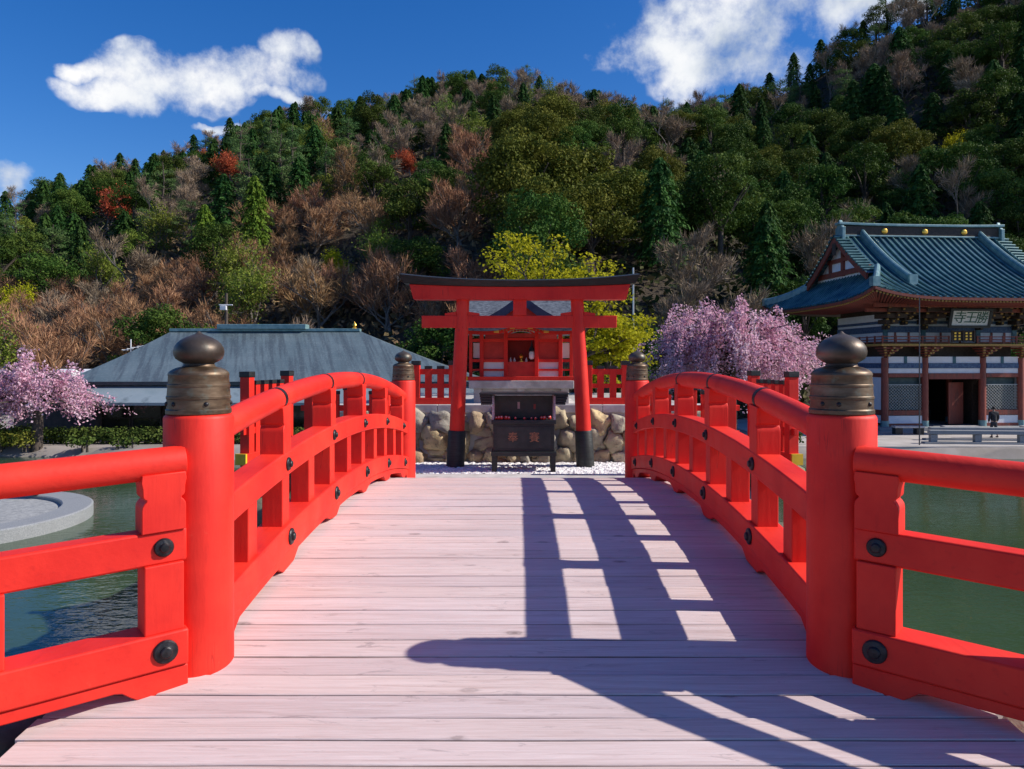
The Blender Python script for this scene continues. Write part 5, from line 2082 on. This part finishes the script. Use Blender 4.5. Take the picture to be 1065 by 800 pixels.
LM = {
    'cedar': leaf_mat('cedar_needles', [(0.013, 0.038, 0.010), (0.028, 0.070, 0.016), (0.054, 0.108, 0.023)], 0.2, 0.03, 0.5),
    'brightcedar': leaf_mat('fresh_cedar_needles', [(0.050, 0.110, 0.014), (0.090, 0.165, 0.020), (0.14, 0.22, 0.03)], 0.25, 0.03, 0.3),
    'broad': leaf_mat('evergreen_leaves', [(0.018, 0.042, 0.009), (0.042, 0.078, 0.014), (0.085, 0.120, 0.022)], 0.2, 0.05, 0.6),
    'olive': leaf_mat('olive_evergreen_leaves', [(0.036, 0.050, 0.009), (0.080, 0.092, 0.014), (0.145, 0.142, 0.024)], 0.2, 0.03, 0.25),
    'pine': leaf_mat('pine_needles', [(0.036, 0.080, 0.026), (0.070, 0.130, 0.042), (0.110, 0.175, 0.058)], 0.2, 0.03, 0.35),
    'bare': leaf_mat('grey_brown_twigs', [(0.11, 0.080, 0.056), (0.20, 0.150, 0.105), (0.30, 0.235, 0.165)], 0, 0.02, 0.4, 0.9),
    'russet': leaf_mat('reddish_twigs', [(0.14, 0.068, 0.038), (0.24, 0.13, 0.070), (0.34, 0.21, 0.115)], 0, 0.03, 0.4, 0.9),
    'young': leaf_mat('young_spring_leaves', [(0.075, 0.115, 0.018), (0.12, 0.165, 0.026), (0.19, 0.21, 0.036)], 0.25, 0.06, 0.4),
    'red': leaf_mat('rust_red_leaves', [(0.22, 0.050, 0.022), (0.32, 0.080, 0.034), (0.40, 0.13, 0.05)], 0.3, 0.03, 0.2),
    'yellow': leaf_mat('yellow_green_leaves', [(0.26, 0.27, 0.012), (0.42, 0.42, 0.018), (0.56, 0.53, 0.03)], 0.4, 0.02, 0.15, gain=1.0),
    'blossom': leaf_mat('pink_cherry_blossom', [(0.60, 0.27, 0.40), (0.76, 0.42, 0.54), (0.86, 0.58, 0.68), (0.90, 0.74, 0.80)], 0.45, 0.0, 0.1, gain=1.0),
    'hedge': leaf_mat('hedge_leaves', [(0.022, 0.045, 0.010), (0.05, 0.08, 0.016), (0.085, 0.11, 0.025)], 0.15, 0.02, 0.2),
    'brush': leaf_mat('hillside_brush', [(0.024, 0.042, 0.012), (0.060, 0.058, 0.024), (0.125, 0.085, 0.048), (0.17, 0.12, 0.07)], 0.1, 0.0, 0.0),
}

FOREST_GROUP = {}


def proto(kind, builder):
    """build one tree at the origin: an Empty with trunk and crown"""
    root = thing(kind, 'tree', 'tree', (0, 0, 0))
    t, c, cm, bk = MB(), MB(), None, BARK
    cm, bk = builder(t, c)
    t.build('trunk', bk, root, smooth=60)
    c.build('crown', cm, root)
    root['category'] = 'tree'
    return root


def b_cedar(h, rw, mt='cedar', n=5600):
    def f(t, c):
        t.tube([(0, 0, -1.5), (0, 0, h * 0.5), (0.05, 0, h * 0.97)], [0.22, 0.13, 0.02], 7)
        k = n
        z = h * (0.10 + 0.90 * rng.random(k) ** 0.85)
        a = rng.random(k) * 2 * math.pi
        lobes = 5 + int(rng.random() * 4)
        layer = np.floor(z * 1.25)
        lob = 0.66 + 0.34 * np.sin(a * lobes + layer * 2.1) * np.cos(a * 2 + layer * 4.7)
        u_ = z / h
        prof_ = 0.5 * np.sqrt(np.clip(1 - ((u_ - 0.30) / 0.71) ** 2, 0, 1)) + 0.5 * np.clip((1 - u_) / 0.9, 0, 1) ** 0.7
        rr = rw * prof_ * lob * (0.45 + 0.55 * rng.random(k) ** 0.45)
        droop = 0.25 * rr
        jag = (z * 1.25 - layer) * 0.35
        rr = rr * (1.1 - jag)
        C = np.stack([rr * np.cos(a), rr * np.sin(a), z - droop + 0.1], 1)
        N = unit(np.stack([np.cos(a), np.sin(a), 0.75 + 0 * a], 1) + rng.normal(size=(k, 3)) * 0.55)
        spin = np.stack([np.cos(a), np.sin(a), -0.5 + 0 * a], 1) + rng.normal(size=(k, 3)) * 0.3
        base = 0.5 + 0.5 * np.sin(a * lobes + layer * 2.1)
        c.quads(C, N, 0.36 * (0.6 + 0.8 * rng.random(k)), 0.17 * (0.6 + 0.8 * rng.random(k)), np.clip(0.65 * base + 0.4 * rng.random(k), 0, 1), spin)
        return LM[mt], BARK
    return f


def b_broad(h, rw, mt='broad', nl=58, per=105):
    def f(t, c):
        rs = random.Random(int(rng.random() * 1e6))
        t.tube([(0, 0, -1.5), (0.1, 0, h * 0.3), (0, 0.1, h * 0.62)], [0.32, 0.24, 0.10], 8)
        for k in range(5):
            a = k * 1.26 + rs.random()
            t.tube([(0, 0, h * 0.28), (math.cos(a) * rw * 0.35, math.sin(a) * rw * 0.35, h * 0.5), (math.cos(a) * rw * 0.7, math.sin(a) * rw * 0.7, h * 0.66)], [0.14, 0.09, 0.04], 5)
        L = []
        for k in range(nl):
            a = rs.random() * 2 * math.pi
            e = rs.random() ** 0.8
            zc = h * (0.30 + 0.60 * e)
            env = rw * math.sqrt(max(0.05, 1 - ((e - 0.28) / 0.80) ** 2))
            r_ = env * rs.uniform(0.35, 1.0)
            s = rw * rs.uniform(0.13, 0.31)
            L.append((r_ * math.cos(a), r_ * math.sin(a), zc + rs.uniform(-0.3, 0.3), s, s, s * rs.uniform(0.55, 0.8)))
        leaf_lobes(c, L, per * 2.1, 0.24, 0.17)
        return LM[mt], BARK
    return f


def b_pine(h, rw):
    def f(t, c):
        rs = random.Random(int(rng.random() * 1e6))
        pts = [(0, 0, -1.5), (0.15, 0.05, h * 0.35), (-0.1, 0.1, h * 0.7), (0.1, 0, h * 0.97)]
        t.tube(pts, [0.24, 0.18, 0.10, 0.03], 7)
        L = []
        for k in range(38):
            e = 0.16 + 0.70 * rs.random()
            a = rs.random() * 2 * math.pi
            r_ = rw * (1.12 - 0.85 * e) * rs.uniform(0.35, 1.1)
            p = (r_ * math.cos(a), r_ * math.sin(a), h * e + rs.uniform(-0.2, 0.2))
            t.tube([(0, 0, h * e - 0.5), (p[0] * 0.6, p[1] * 0.6, p[2] - 0.2), p], [0.06, 0.04, 0.02], 4)
            s = rs.uniform(0.55, 0.95)
            L.append((*p, s, s, s * 0.42))
        leaf_lobes(c, L, 230, 0.28, 0.09, up=0.7, shell=0.2)
        return LM['pine'], BARK
    return f


def b_bare(h, mt='bare', twig=2600, rw=1.0, leaf=None, nleaf=0, spread=0.6):
    def f(t, c):
        rs = random.Random(int(rng.random() * 1e6))
        tips = []
        for k in range(rs.randint(1, 3)):
            branches(t, (0, 0, -1.2 if k == 0 else 0.2), (rs.gauss(0, .18), rs.gauss(0, .18), 1), h * 0.42, 0.15, 4, spread, (3, 4), 0.22, tips, 6, rs, 0.66)
        P = np.array([tuple(p) for p, d in tips])
        D = np.array([tuple(d) for p, d in tips])
        idx = rng.integers(0, len(P), twig)
        Dv = unit(D[idx] + rng.normal(size=(twig, 3)) * 0.55 + np.array([0, 0, 0.25]))
        ln = 0.5 + 0.7 * rng.random(twig)
        C = P[idx] + Dv * (ln * 0.45)[:, None] + rng.normal(size=(twig, 3)) * 0.12
        N = unit(np.cross(Dv, rng.normal(size=(twig, 3))))
        c.quads(C, N, ln, 0.035 + 0.025 * rng.random(twig), rng.random(twig), Dv)
        if nleaf:
            i2 = rng.integers(0, len(P), nleaf)
            C = P[i2] + rng.normal(size=(nleaf, 3)) * 0.42
            c.quads(C, unit(rng.normal(size=(nleaf, 3)) + np.array([0, 0, 0.5])), 0.24 * (0.6 + 0.8 * rng.random(nleaf)), 0.16, rng.random(nleaf))
        return LM[leaf or mt], BARKGREY
    return f


PROTO = {
    'cedar_tree': [proto('cedar_tree', b_cedar(9.2, 3.3)), proto('cedar_tree', b_cedar(8.2, 3.5)), proto('cedar_tree', b_cedar(9.6, 3.0))],
    'fresh_cedar': [proto('fresh_cedar', b_cedar(9.0, 3.0, 'brightcedar'))],
    'evergreen_tree': [proto('evergreen_tree', b_broad(8.5, 3.9)), proto('evergreen_tree', b_broad(7.2, 3.6)), proto('evergreen_tree', b_broad(9.5, 3.6))],
    'olive_evergreen': [proto('olive_evergreen', b_broad(9.0, 4.4, 'olive', 80, 105)), proto('olive_evergreen', b_broad(8.0, 4.0, 'olive', 70, 105))],
    'pine_tree': [proto('pine_tree', b_pine(9.5, 3.4)), proto('pine_tree', b_pine(8.5, 3.8))],
    'bare_tree': [proto('bare_tree', b_bare(9.5, 'bare', 3000)), proto('bare_tree', b_bare(8.5, 'bare', 2800, spread=0.8)), proto('bare_tree', b_bare(10.5, 'bare', 2400, spread=0.5))],
    'russet_bare_tree': [proto('russet_bare_tree', b_bare(7.0, 'russet', 3400, spread=0.75)), proto('russet_bare_tree', b_bare(6.0, 'russet', 3200, spread=0.85))],
    'young_leaf_tree': [proto('young_leaf_tree', b_bare(8.0, 'young', 300, 1, 'young', 4200, 0.75)), proto('young_leaf_tree', b_broad(7.0, 3.0, 'young', 26, 70))],
    'rust_red_tree': [proto('rust_red_tree', b_bare(8.0, 'red', 300, 1, 'red', 4400, 0.9))],
    'yellow_green_tree': [proto('yellow_green_tree', b_bare(7.0, 'yellow', 200, 1, 'yellow', 3600, 0.9))],
}
used = {k: [False] * len(v) for k, v in PROTO.items()}
DESC = {
    'cedar_tree': 'dark green conical cedar', 'fresh_cedar': 'fresh green conical cedar', 'evergreen_tree': 'dark leafy evergreen', 'olive_evergreen': 'rounded olive-green evergreen',
    'pine_tree': 'blue-green layered pine', 'bare_tree': 'grey-brown leafless tree', 'russet_bare_tree': 'reddish-brown leafless tree', 'young_leaf_tree': 'light green young-leaved tree',
    'rust_red_tree': 'rust-red tree', 'yellow_green_tree': 'yellow-green tree'}
GRP = {k: v + 's on the hill' if not v.endswith('tree') else v + 's on the hill' for k, v in DESC.items()}
PLACED = []


def place(kind, X, Y, s=1.0, var=None, label=None):
    v = random.randrange(len(PROTO[kind])) if var is None else var
    z = hill_z(X, Y) - 0.2
    sc = (s * random.uniform(0.94, 1.06), s * random.uniform(0.94, 1.06), s * random.uniform(0.9, 1.12))
    rz = random.uniform(0, 6.28)
    p = PROTO[kind][v]
    if not used[kind][v]:
        used[kind][v] = True
        p.location, p.rotation_euler, p.scale = (X, Y, z), (0, 0, rz), sc
        o = p
    else:
        o = copy_tree(p, (X, Y, z), rz, sc)
    o['group'] = GRP[kind]
    px, pb = px_of(X, Y, z)
    y0, yr, zr = hill_profile(px)
    t = (Y - y0) / (yr - y0)
    PLACED.append((o, kind, px, t, label, s))
    return o


def solve(px, py):
    """terrain point seen at pixel column px whose ground lies at picture height py"""
    y0, yr, zr = hill_profile(px)
    best = None
    for t in np.linspace(0.0, 1.0, 160):
        Y = y0 + (yr - y0) * t
        X = (px - 541) / 790 * Y
        q = px_of(X, Y, hill_z(X, Y))[1]
        if best is None or abs(q - py) < best[0]:
            best = (abs(q - py), X, Y)
    return best[1], best[2]


def kind_at(px, t):
    r = random.random()

    def pick(tab):
        a = 0
        for k, p in tab:
            a += p
            if r < a:
                return k
        return tab[-1][0]
    if px < 380:
        if t > 0.72:
            return pick([('cedar_tree', .70), ('evergreen_tree', .13), ('bare_tree', .08), ('pine_tree', .09)])
        if t > 0.32:
            return pick([('pine_tree', .28), ('cedar_tree', .24), ('evergreen_tree', .20), ('bare_tree', .10), ('young_leaf_tree', .14), ('russet_bare_tree', .04)])
        return pick([('russet_bare_tree', .64), ('bare_tree', .13), ('young_leaf_tree', .13), ('yellow_green_tree', .015), ('evergreen_tree', .085)])
    if px < 520:
        if t < 0.3:
            return pick([('russet_bare_tree', .55), ('bare_tree', .2), ('young_leaf_tree', .07), ('evergreen_tree', .18)])
        if t < 0.72:
            return pick([('bare_tree', .40), ('russet_bare_tree', .12), ('evergreen_tree', .22), ('cedar_tree', .16), ('young_leaf_tree', .10)])
        return pick([('cedar_tree', .46), ('bare_tree', .24), ('evergreen_tree', .20), ('pine_tree', .10)])
    if px < 700:
        if t < 0.18:
            return pick([('evergreen_tree', .6), ('bare_tree', .25), ('cedar_tree', .15)])
        if t < 0.48:
            return pick([('olive_evergreen', .55), ('evergreen_tree', .3), ('bare_tree', .15)])
        return pick([('bare_tree', .55), ('russet_bare_tree', .08), ('cedar_tree', .17), ('evergreen_tree', .12), ('young_leaf_tree', .08)])
    if t < 0.4:
        return pick([('evergreen_tree', .62), ('cedar_tree', .28), ('bare_tree', .10)])
    if t < 0.68:
        return pick([('evergreen_tree', .44), ('cedar_tree', .26), ('olive_evergreen', .10), ('pine_tree', .08), ('bare_tree', .12)])
    return pick([('cedar_tree', .26), ('pine_tree', .14), ('bare_tree', .34), ('evergreen_tree', .26)])


# single trees the eye picks out
special = [
    ('rust_red_tree', 112, 240, 1.55, 'broad rust-red tree among dark pines on the left hillside'),
    ('rust_red_tree', 242, 196, 1.15, 'smaller rust-red tree high on the left slope, near the skyline cedars'),
    ('rust_red_tree', 215, 172, 0.7, 'little orange-red tree just under the skyline cedars on the left'),
    ('rust_red_tree', 428, 188, 0.8, 'dull rust-red tree among bare trees left of the rounded evergreens'),
    ('fresh_cedar', 265, 266, 1.15, 'bright green pointed cedar halfway up the left slope, the taller of the pair'),
    ('fresh_cedar', 213, 278, 1.0, 'bright green pointed cedar left of the taller bright cedar'),
    ('pine_tree', 292, 215, 1.35, 'large blue-green pine above the bright cedars on the left slope'),
    ('pine_tree', 170, 240, 1.3, 'large blue-green pine right of the broad rust-red tree'),
    ('pine_tree', 55, 295, 1.15, 'pine with visible trunk low at the far left of the hillside'),
    ('yellow_green_tree', 350, 300, 0.8, 'yellowish shrubby tree low among reddish bare trees, left of the torii'),
    ('yellow_green_tree', 988, 178, 0.9, 'bright yellow-green tree high on the dark slope above the gate roof'),
    ('young_leaf_tree', 245, 338, 0.8, 'light green bushy tree just behind the hall ridge by the utility pole'),
    ('olive_evergreen', 545, 262, 1.30, 'rounded olive evergreen, leftmost of the big clump above the torii'),
    ('olive_evergreen', 590, 250, 1.40, 'rounded olive evergreen, tallest of the big clump above the torii'),
    ('olive_evergreen', 635, 262, 1.25, 'rounded olive evergreen, rightmost of the big clump above the torii'),
    ('olive_evergreen', 565, 285, 1.15, 'lower olive evergreen in front of the big clump above the torii'),
    ('olive_evergreen', 615, 288, 1.15, 'lower dark olive evergreen at the right foot of the big clump'),
    ('bare_tree', 742, 246, 1.45, 'wide grey leafless tree standing against dark evergreens right of the big clump'),
    ('bare_tree', 705, 330, 1.05, 'spreading grey leafless tree over the pink weeping cherry'),
    ('bare_tree', 935, 110, 1.2, 'pale leafless tree high on the right slope, left of two'),
    ('bare_tree', 1010, 120, 1.3, 'pale leafless tree high on the right slope, right of two'),
    ('pine_tree', 690, 118, 1.2, 'flat-topped pine on the skyline at the dip in the ridge'),
    ('pine_tree', 548, 84, 1.1, 'dark pine on the highest skyline above the torii'),
    ('russet_bare_tree', 405, 348, 1.2, 'reddish-brown leafless tree just left of the torii'),
    ('russet_bare_tree', 330, 345, 1.2, 'reddish-brown leafless tree behind the right end of the hall ridge'),
]
occupied = []
for kind, px, py, s, lab in special:
    X, Y = solve(px, py)
    place(kind, X, Y, s, None, lab)
    occupied.append((X, Y))

# the rest of the forest, row over row up the slope
random.seed(21)
nrow = 15
for i in range(nrow):
    t = (i + 0.35) / (nrow - 0.35)
    px = -175 + random.uniform(0, 30)
    while px < 1230:
        tt = min(1.03, max(0.0, t + random.uniform(-0.032, 0.032)))
        y0, yr, zr = hill_profile(px)
        Y = y0 + (yr - y0) * tt
        step = 790 * (3.5 if px < 470 and tt > 0.75 else 4.0 if px < 470 and tt < 0.45 else 5.0) / Y * random.uniform(0.8, 1.2)
        X = (px - 541) / 790 * Y
        hpx = 377 - interp(px, SKYLINE)
        keep = min(1.0, 0.35 + hpx / 330)
        if i >= nrow - 3:
            keep = 1.0
        if not (-130 < px < 1190):
            keep *= 0.5
        if px > 1100 and Y < 150:
            keep = 0
        if random.random() < keep and min((X - a) ** 2 + (Y - b) ** 2 for a, b in occupied) > 13 and not any(kk == 'rust_red_tree' and abs(X - a * Y / b) < 4.5 and 0 < b - Y < 22 for (a, b), (kk, *_q) in zip(occupied, special)):
            k = kind_at(px, tt)
            s = random.uniform(0.8, 1.2)
            if k in ('olive_evergreen',):
                s *= 0.95
            place(k, X, Y, s * (0.85 if tt > 0.75 and k == 'cedar_tree' else 1))
        px += step

# labels: kind, height on the slope, what it stands above, then its order among its like
for kind in PROTO:
    for v, u_ in enumerate(used[kind]):
        if not u_:
            X, Y = solve(random.uniform(100, 900), 200)
            place(kind, X, Y, 0.9, v)


def zone_x(px):
    for lim, w in ((-5, 'left of the hall'), (95, 'over the airy cherry'), (180, 'over the hall roof, left end'), (280, 'over the hall roof, middle'), (372, 'over the hall roof, right end'), (440, 'left of the torii'),
                   (500, 'over the left torii leg'), (590, 'over the torii middle'), (665, 'over the right torii leg'), (740, 'over the domed cherry'), (810, 'left of the gate roof'), (885, 'over the gate gable'), (960, 'over the gate ridge, left half'),
                   (1045, 'over the gate ridge, right half'), (9999, 'right of the gate ridge')):
        if px < lim:
            return w


def zone_t(t):
    return 'low' if t < 0.24 else 'below mid-slope' if t < 0.48 else 'above mid-slope' if t < 0.72 else 'high' if t < 0.9 else 'on the skyline'


buckets = {}
for rec in PLACED:
    o, kind, px, t, lab, s = rec
    if lab:
        o['label'] = lab
    else:
        buckets.setdefault((kind, zone_t(t), zone_x(px)), []).append(rec)
for (kind, zt, zx), L in buckets.items():
    L.sort(key=lambda r_: r_[2])
    for i, r_ in enumerate(L):
        if len(L) == 1:
            r_[0]['label'] = f'{DESC[kind]} {zt}, {zx}'
        elif len(L) == 2:
            r_[0]['label'] = f'{DESC[kind]} {zt}, {zx}, {["left", "right"][i]} of two'
        else:
            w = 'leftmost' if i == 0 else 'rightmost' if i == len(L) - 1 else ords[i] + ' from left'
            r_[0]['label'] = f'{DESC[kind]} {zt}, {zx}, {w}'

# brush covering the forest floor
mb = MB()
nb = 60000
pxs = rng.uniform(-200, 1280, nb)
ts = 1.04 * rng.random(nb) ** 1.25 - 0.01
C, Rn = [], []
for px, t in zip(pxs, ts):
    y0, yr, zr = hill_profile(px)
    Y = y0 + (yr - y0) * t
    X = (px - 541) / 790 * Y
    C.append((X, Y, hill_z(X, Y) + 0.1 + 1.9 * rng.random() ** 2))
    warm = 1.0 if (px < 500 and t < 0.5) else 0.42
    Rn.append(min(1.0, max(0.0, warm * (0.35 + 0.65 * rng.random()) if warm == 1.0 else 0.45 * rng.random())))
C = np.array(C)
mb.quads(C, unit(rng.normal(size=(nb, 3)) + np.array([0, -0.5, 0.6])), 0.75 * (0.5 + rng.random(nb)), 0.42 * (0.5 + rng.random(nb)), np.array(Rn))
structure(mb.build('undergrowth', LM['brush']), 'stuff')
mb = MB()
rs = random.Random(77)
L = []
for k in range(170):
    q = spur_pt(rs.uniform(0.08, 0.95), rs.uniform(0.02, 1.0))
    r_ = rs.uniform(2.2, 4.2)
    L.append((q[0], q[1], q[2] + r_ * 0.8, r_, r_, r_ * 1.1))
leaf_lobes(mb, L, 16, 0.75, 0.5)
structure(mb.build('shade_spur_woods', LM['broad']), 'stuff')  # tree cover for the added, unseen shade spur


# ------------------------------------------------------------------ weeping cherries
def weeping_cherry(label, X, Y, zb, top, rx, ry, nb_, low, dens=1.0, seed=1, open_=0.0, drop=(1.0, 1.0), wild=0.0):
    rs = random.Random(seed)
    root = thing('weeping_cherry', label, 'tree', (X, Y, zb), 'pink weeping cherries')
    t, c = MB(), MB()
    H = top - zb
    t.tube([(X, Y, zb - 0.3), (X + 0.1, Y, zb + H * 0.25), (X - 0.05, Y + 0.1, zb + H * 0.5), (X, Y, zb + H * 0.72)], [0.30, 0.24, 0.18, 0.08], 10)
    C, Nn, Sp, Su, Rn = [], [], [], [], []
    for k in range(nb_):
        a = 2 * math.pi * k / nb_ * 3.883 + rs.random() * 0.8
        reach = rs.uniform(0.25, 1.0) ** 0.7
        zt_ = zb + H * (1.0 - 0.40 * reach ** 2.2 + rs.uniform(-0.10 - wild, 0.02 + wild * 0.25))
        st = Vector((X, Y, zb + H * rs.uniform(0.36, 0.62)))
        en = Vector((X + math.cos(a) * rx * reach, Y + math.sin(a) * ry * reach, zt_))
        mid = st.lerp(en, 0.55) + Vector((0, 0, H * rs.uniform(0.04, 0.12)))
        limb = [st, st.lerp(mid, 0.5) + Vector((rs.gauss(0, .12), rs.gauss(0, .12), 0.08)), mid, en]
        t.tube(limb, [0.085, 0.06, 0.04, 0.018], 5)
        for s_ in range(rs.randint(4, 7)):
            f = rs.uniform(0.35, 1.05)
            p = mid.lerp(en, (f - 0.35) / 0.7) if f > 0.35 else mid
            p = p + Vector((rs.gauss(0, 0.30), rs.gauss(0, 0.30), rs.uniform(-0.1, 0.15)))
            out = Vector((math.cos(a), math.sin(a), 0)) * rs.uniform(0.05, 0.9)
            zlow = zb + H * (low + rs.uniform(0, 0.40))
            ln = max(0.35, (p.z - zlow) * rs.uniform(*drop))
            strand = []
            for q in range(7):
                u = q / 6
                strand.append(p + out * (1 - (1 - u) ** 2.4) + Vector((rs.gauss(0, .03), rs.gauss(0, .03), -ln * u ** 1.25 + 0.18 * math.sin(u * 3.1) * (1 - u))))
            t.tube(strand, [0.016, 0.013, 0.011, 0.009, 0.008, 0.006, 0.004], 3, cap=False)
            m = int(ln * 34 * dens)
            tone = rs.random()
            for q in range(m):
                u = rs.random() ** 0.85
                i = min(5, int(u * 6))
                b = strand[i].lerp(strand[i + 1], u * 6 - i)
                if open_ and mnoise.noise(b * 0.9) > 0.62 - open_:
                    continue
                C.append((b.x + rs.gauss(0, 0.11), b.y + rs.gauss(0, 0.11), b.z + rs.gauss(0, 0.08)))
                Rn.append(min(1, max(0, 0.55 * tone + 0.5 * rs.random())))
    C = np.array(C)
    k = len(C)
    c.quads(C, unit(rng.normal(size=(k, 3)) + np.array([0, 0, 0.25])), 0.125 * (0.6 + 0.8 * rng.random(k)), 0.10 * (0.6 + 0.8 * rng.random(k)), np.array(Rn))
    t.build('trunk', BARK, root, smooth=60)
    c.build('blossom', LM['blossom'], root)
    return root


weeping_cherry('domed pink weeping cherry between the torii and the temple gate', 10.95, 39.5, ZG, 5.35, 5.0, 4.4, 120, 0.12, 1.2, 3, 0.0, (0.2, 0.8), 0.10)
weeping_cherry('airy pink weeping cherry at the far left in front of the grey hall', -24.6, 38.6, ZG, 2.3, 3.6, 3.2, 50, 0.15, 1.25, 8, 0.14, (0.35, 0.9), 0.22)
weeping_cherry('pink weeping cherry cut by the left picture edge, beside the airy cherry', -28.2, 39.2, ZG, 1.7, 3.2, 3.0, 40, 0.15, 1.2, 15, 0.14, (0.35, 0.9), 0.2)

# ------------------------------------------------------------------ yellow tree behind the small shrine
yt = thing('yellow_green_maple', 'yellow-leaved tree with layered sprays behind the torii and small shrine', 'tree', (0.95, 18.0, 0.7))
t, c = MB(), MB()
rs = random.Random(4)
tips = []
base = Vector((0.95, 18.0, 0.4))
t.tube([base, base + Vector((0.05, 0, 0.6)), base + Vector((0.0, 0.05, 1.2))], [0.13, 0.10, 0.08], 9)
for (dx, dz, ln) in ((-1.0, 0.95, 1.55), (-0.6, 1.1, 1.5), (0.0, 1.0, 1.3), (0.55, 0.8, 1.4), (0.8, 0.5, 1.1), (-0.4, 0.8, 1.3), (0.7, 0.25, 0.95), (0.4, 0.6, 1.1), (0.9, 0.1, 0.85), (0.9, 0.3, 1.0), (0.8, -0.1, 0.75)):
    branches(t, base + Vector((0, 0, 1.1)), (dx, rs.uniform(-0.6, 0.6), dz), ln, 0.055, 4, 0.62, (2, 3), 0.04, tips, 5, rs, 0.62, 0.14)
P = np.array([tuple(p) for p, d in tips])
n_ = 13000
idx = rng.integers(0, len(P), n_)
tone = rng.random(len(P))
C = P[idx] + rng.normal(size=(n_, 3)) * np.array([0.13, 0.13, 0.04])
c.quads(C, unit(rng.normal(size=(n_, 3)) * 0.6 + np.array([0, -0.15, 0.8])), 0.085 * (0.6 + 0.8 * rng.random(n_)), 0.07, np.clip(0.5 * tone[idx] + 0.5 * rng.random(n_), 0, 1))
t.build('trunk', BARK, yt, smooth=60)
c.build('crown', LM['yellow'], yt)


# ------------------------------------------------------------------ hedge and shrubs on the far shore
def leafy(name, label, cat, lobes, mt, su, per, group=None):
    c = MB()
    leaf_lobes(c, lobes, per, su, su * 0.7, shell=0.4)
    base = (lobes[0][0], lobes[0][1], ZG)
    root = thing(name, label, cat, base, group)
    c.build('foliage', LM[mt], root)
    for L in lobes[:6]:
        t = MB()
        t.tube([(L[0], L[1], ZG - 0.2), (L[0], L[1], L[2])], [0.05, 0.02], 5)
        t.build('stem', BARK, root)
    return root


leafy('clipped_hedge', 'low clipped green hedge in front of the grey hall', 'hedge', [(x, 40.0 + 0.1 * math.sin(x * 3), ZG + 0.42, 0.60, 0.45, 0.46) for x in np.arange(-30.0, -3.0, 0.42)], 'hedge', 0.15, 900)
for i, (x, y, w, h, mt, lab) in enumerate(((-29.5, 38.4, 1.6, 1.3, 'hedge', 'broad dark shrub below the pink tree at the left picture edge'), (-26.2, 39.0, 1.5, 1.0, 'hedge', 'wide dark shrub between the two left cherry trunks'), (-25.6, 37.9, 1.1, 0.9, 'young', 'yellow-green shrub under the airy cherry at the pond edge'), (-27.4, 38.0, 1.3, 1.5, 'young', 'tall yellow-green shrub at the far left pond edge'), (-22.0, 38.0, 0.8, 0.55, 'hedge', 'small dark shrub at the foot of the airy cherry trunk'),
                                             (-19.8, 38.2, 0.7, 0.5, 'hedge', 'little round shrub on the bank right of the airy cherry'), (6.6, 42.0, 1.0, 3.7, 'young', 'green bush beside the right side of the torii, left of the domed cherry'),
                                             (8.2, 38.2, 1.1, 1.0, 'hedge', 'dark low bush under the domed pink cherry, left side'), (13.5, 38.4, 1.1, 0.9, 'hedge', 'dark low bush under the domed pink cherry, right side'))):
    rs = random.Random(i)
    L = [(x + rs.gauss(0, w * 0.35), y + rs.gauss(0, w * 0.3), ZG + h * rs.uniform(0.3, 0.85), w * 0.5, w * 0.5, h * 0.32) for k in range(10)]
    leafy('shrub', lab, 'shrub', L, mt, 0.16, 260, 'shrubs on the far shore')
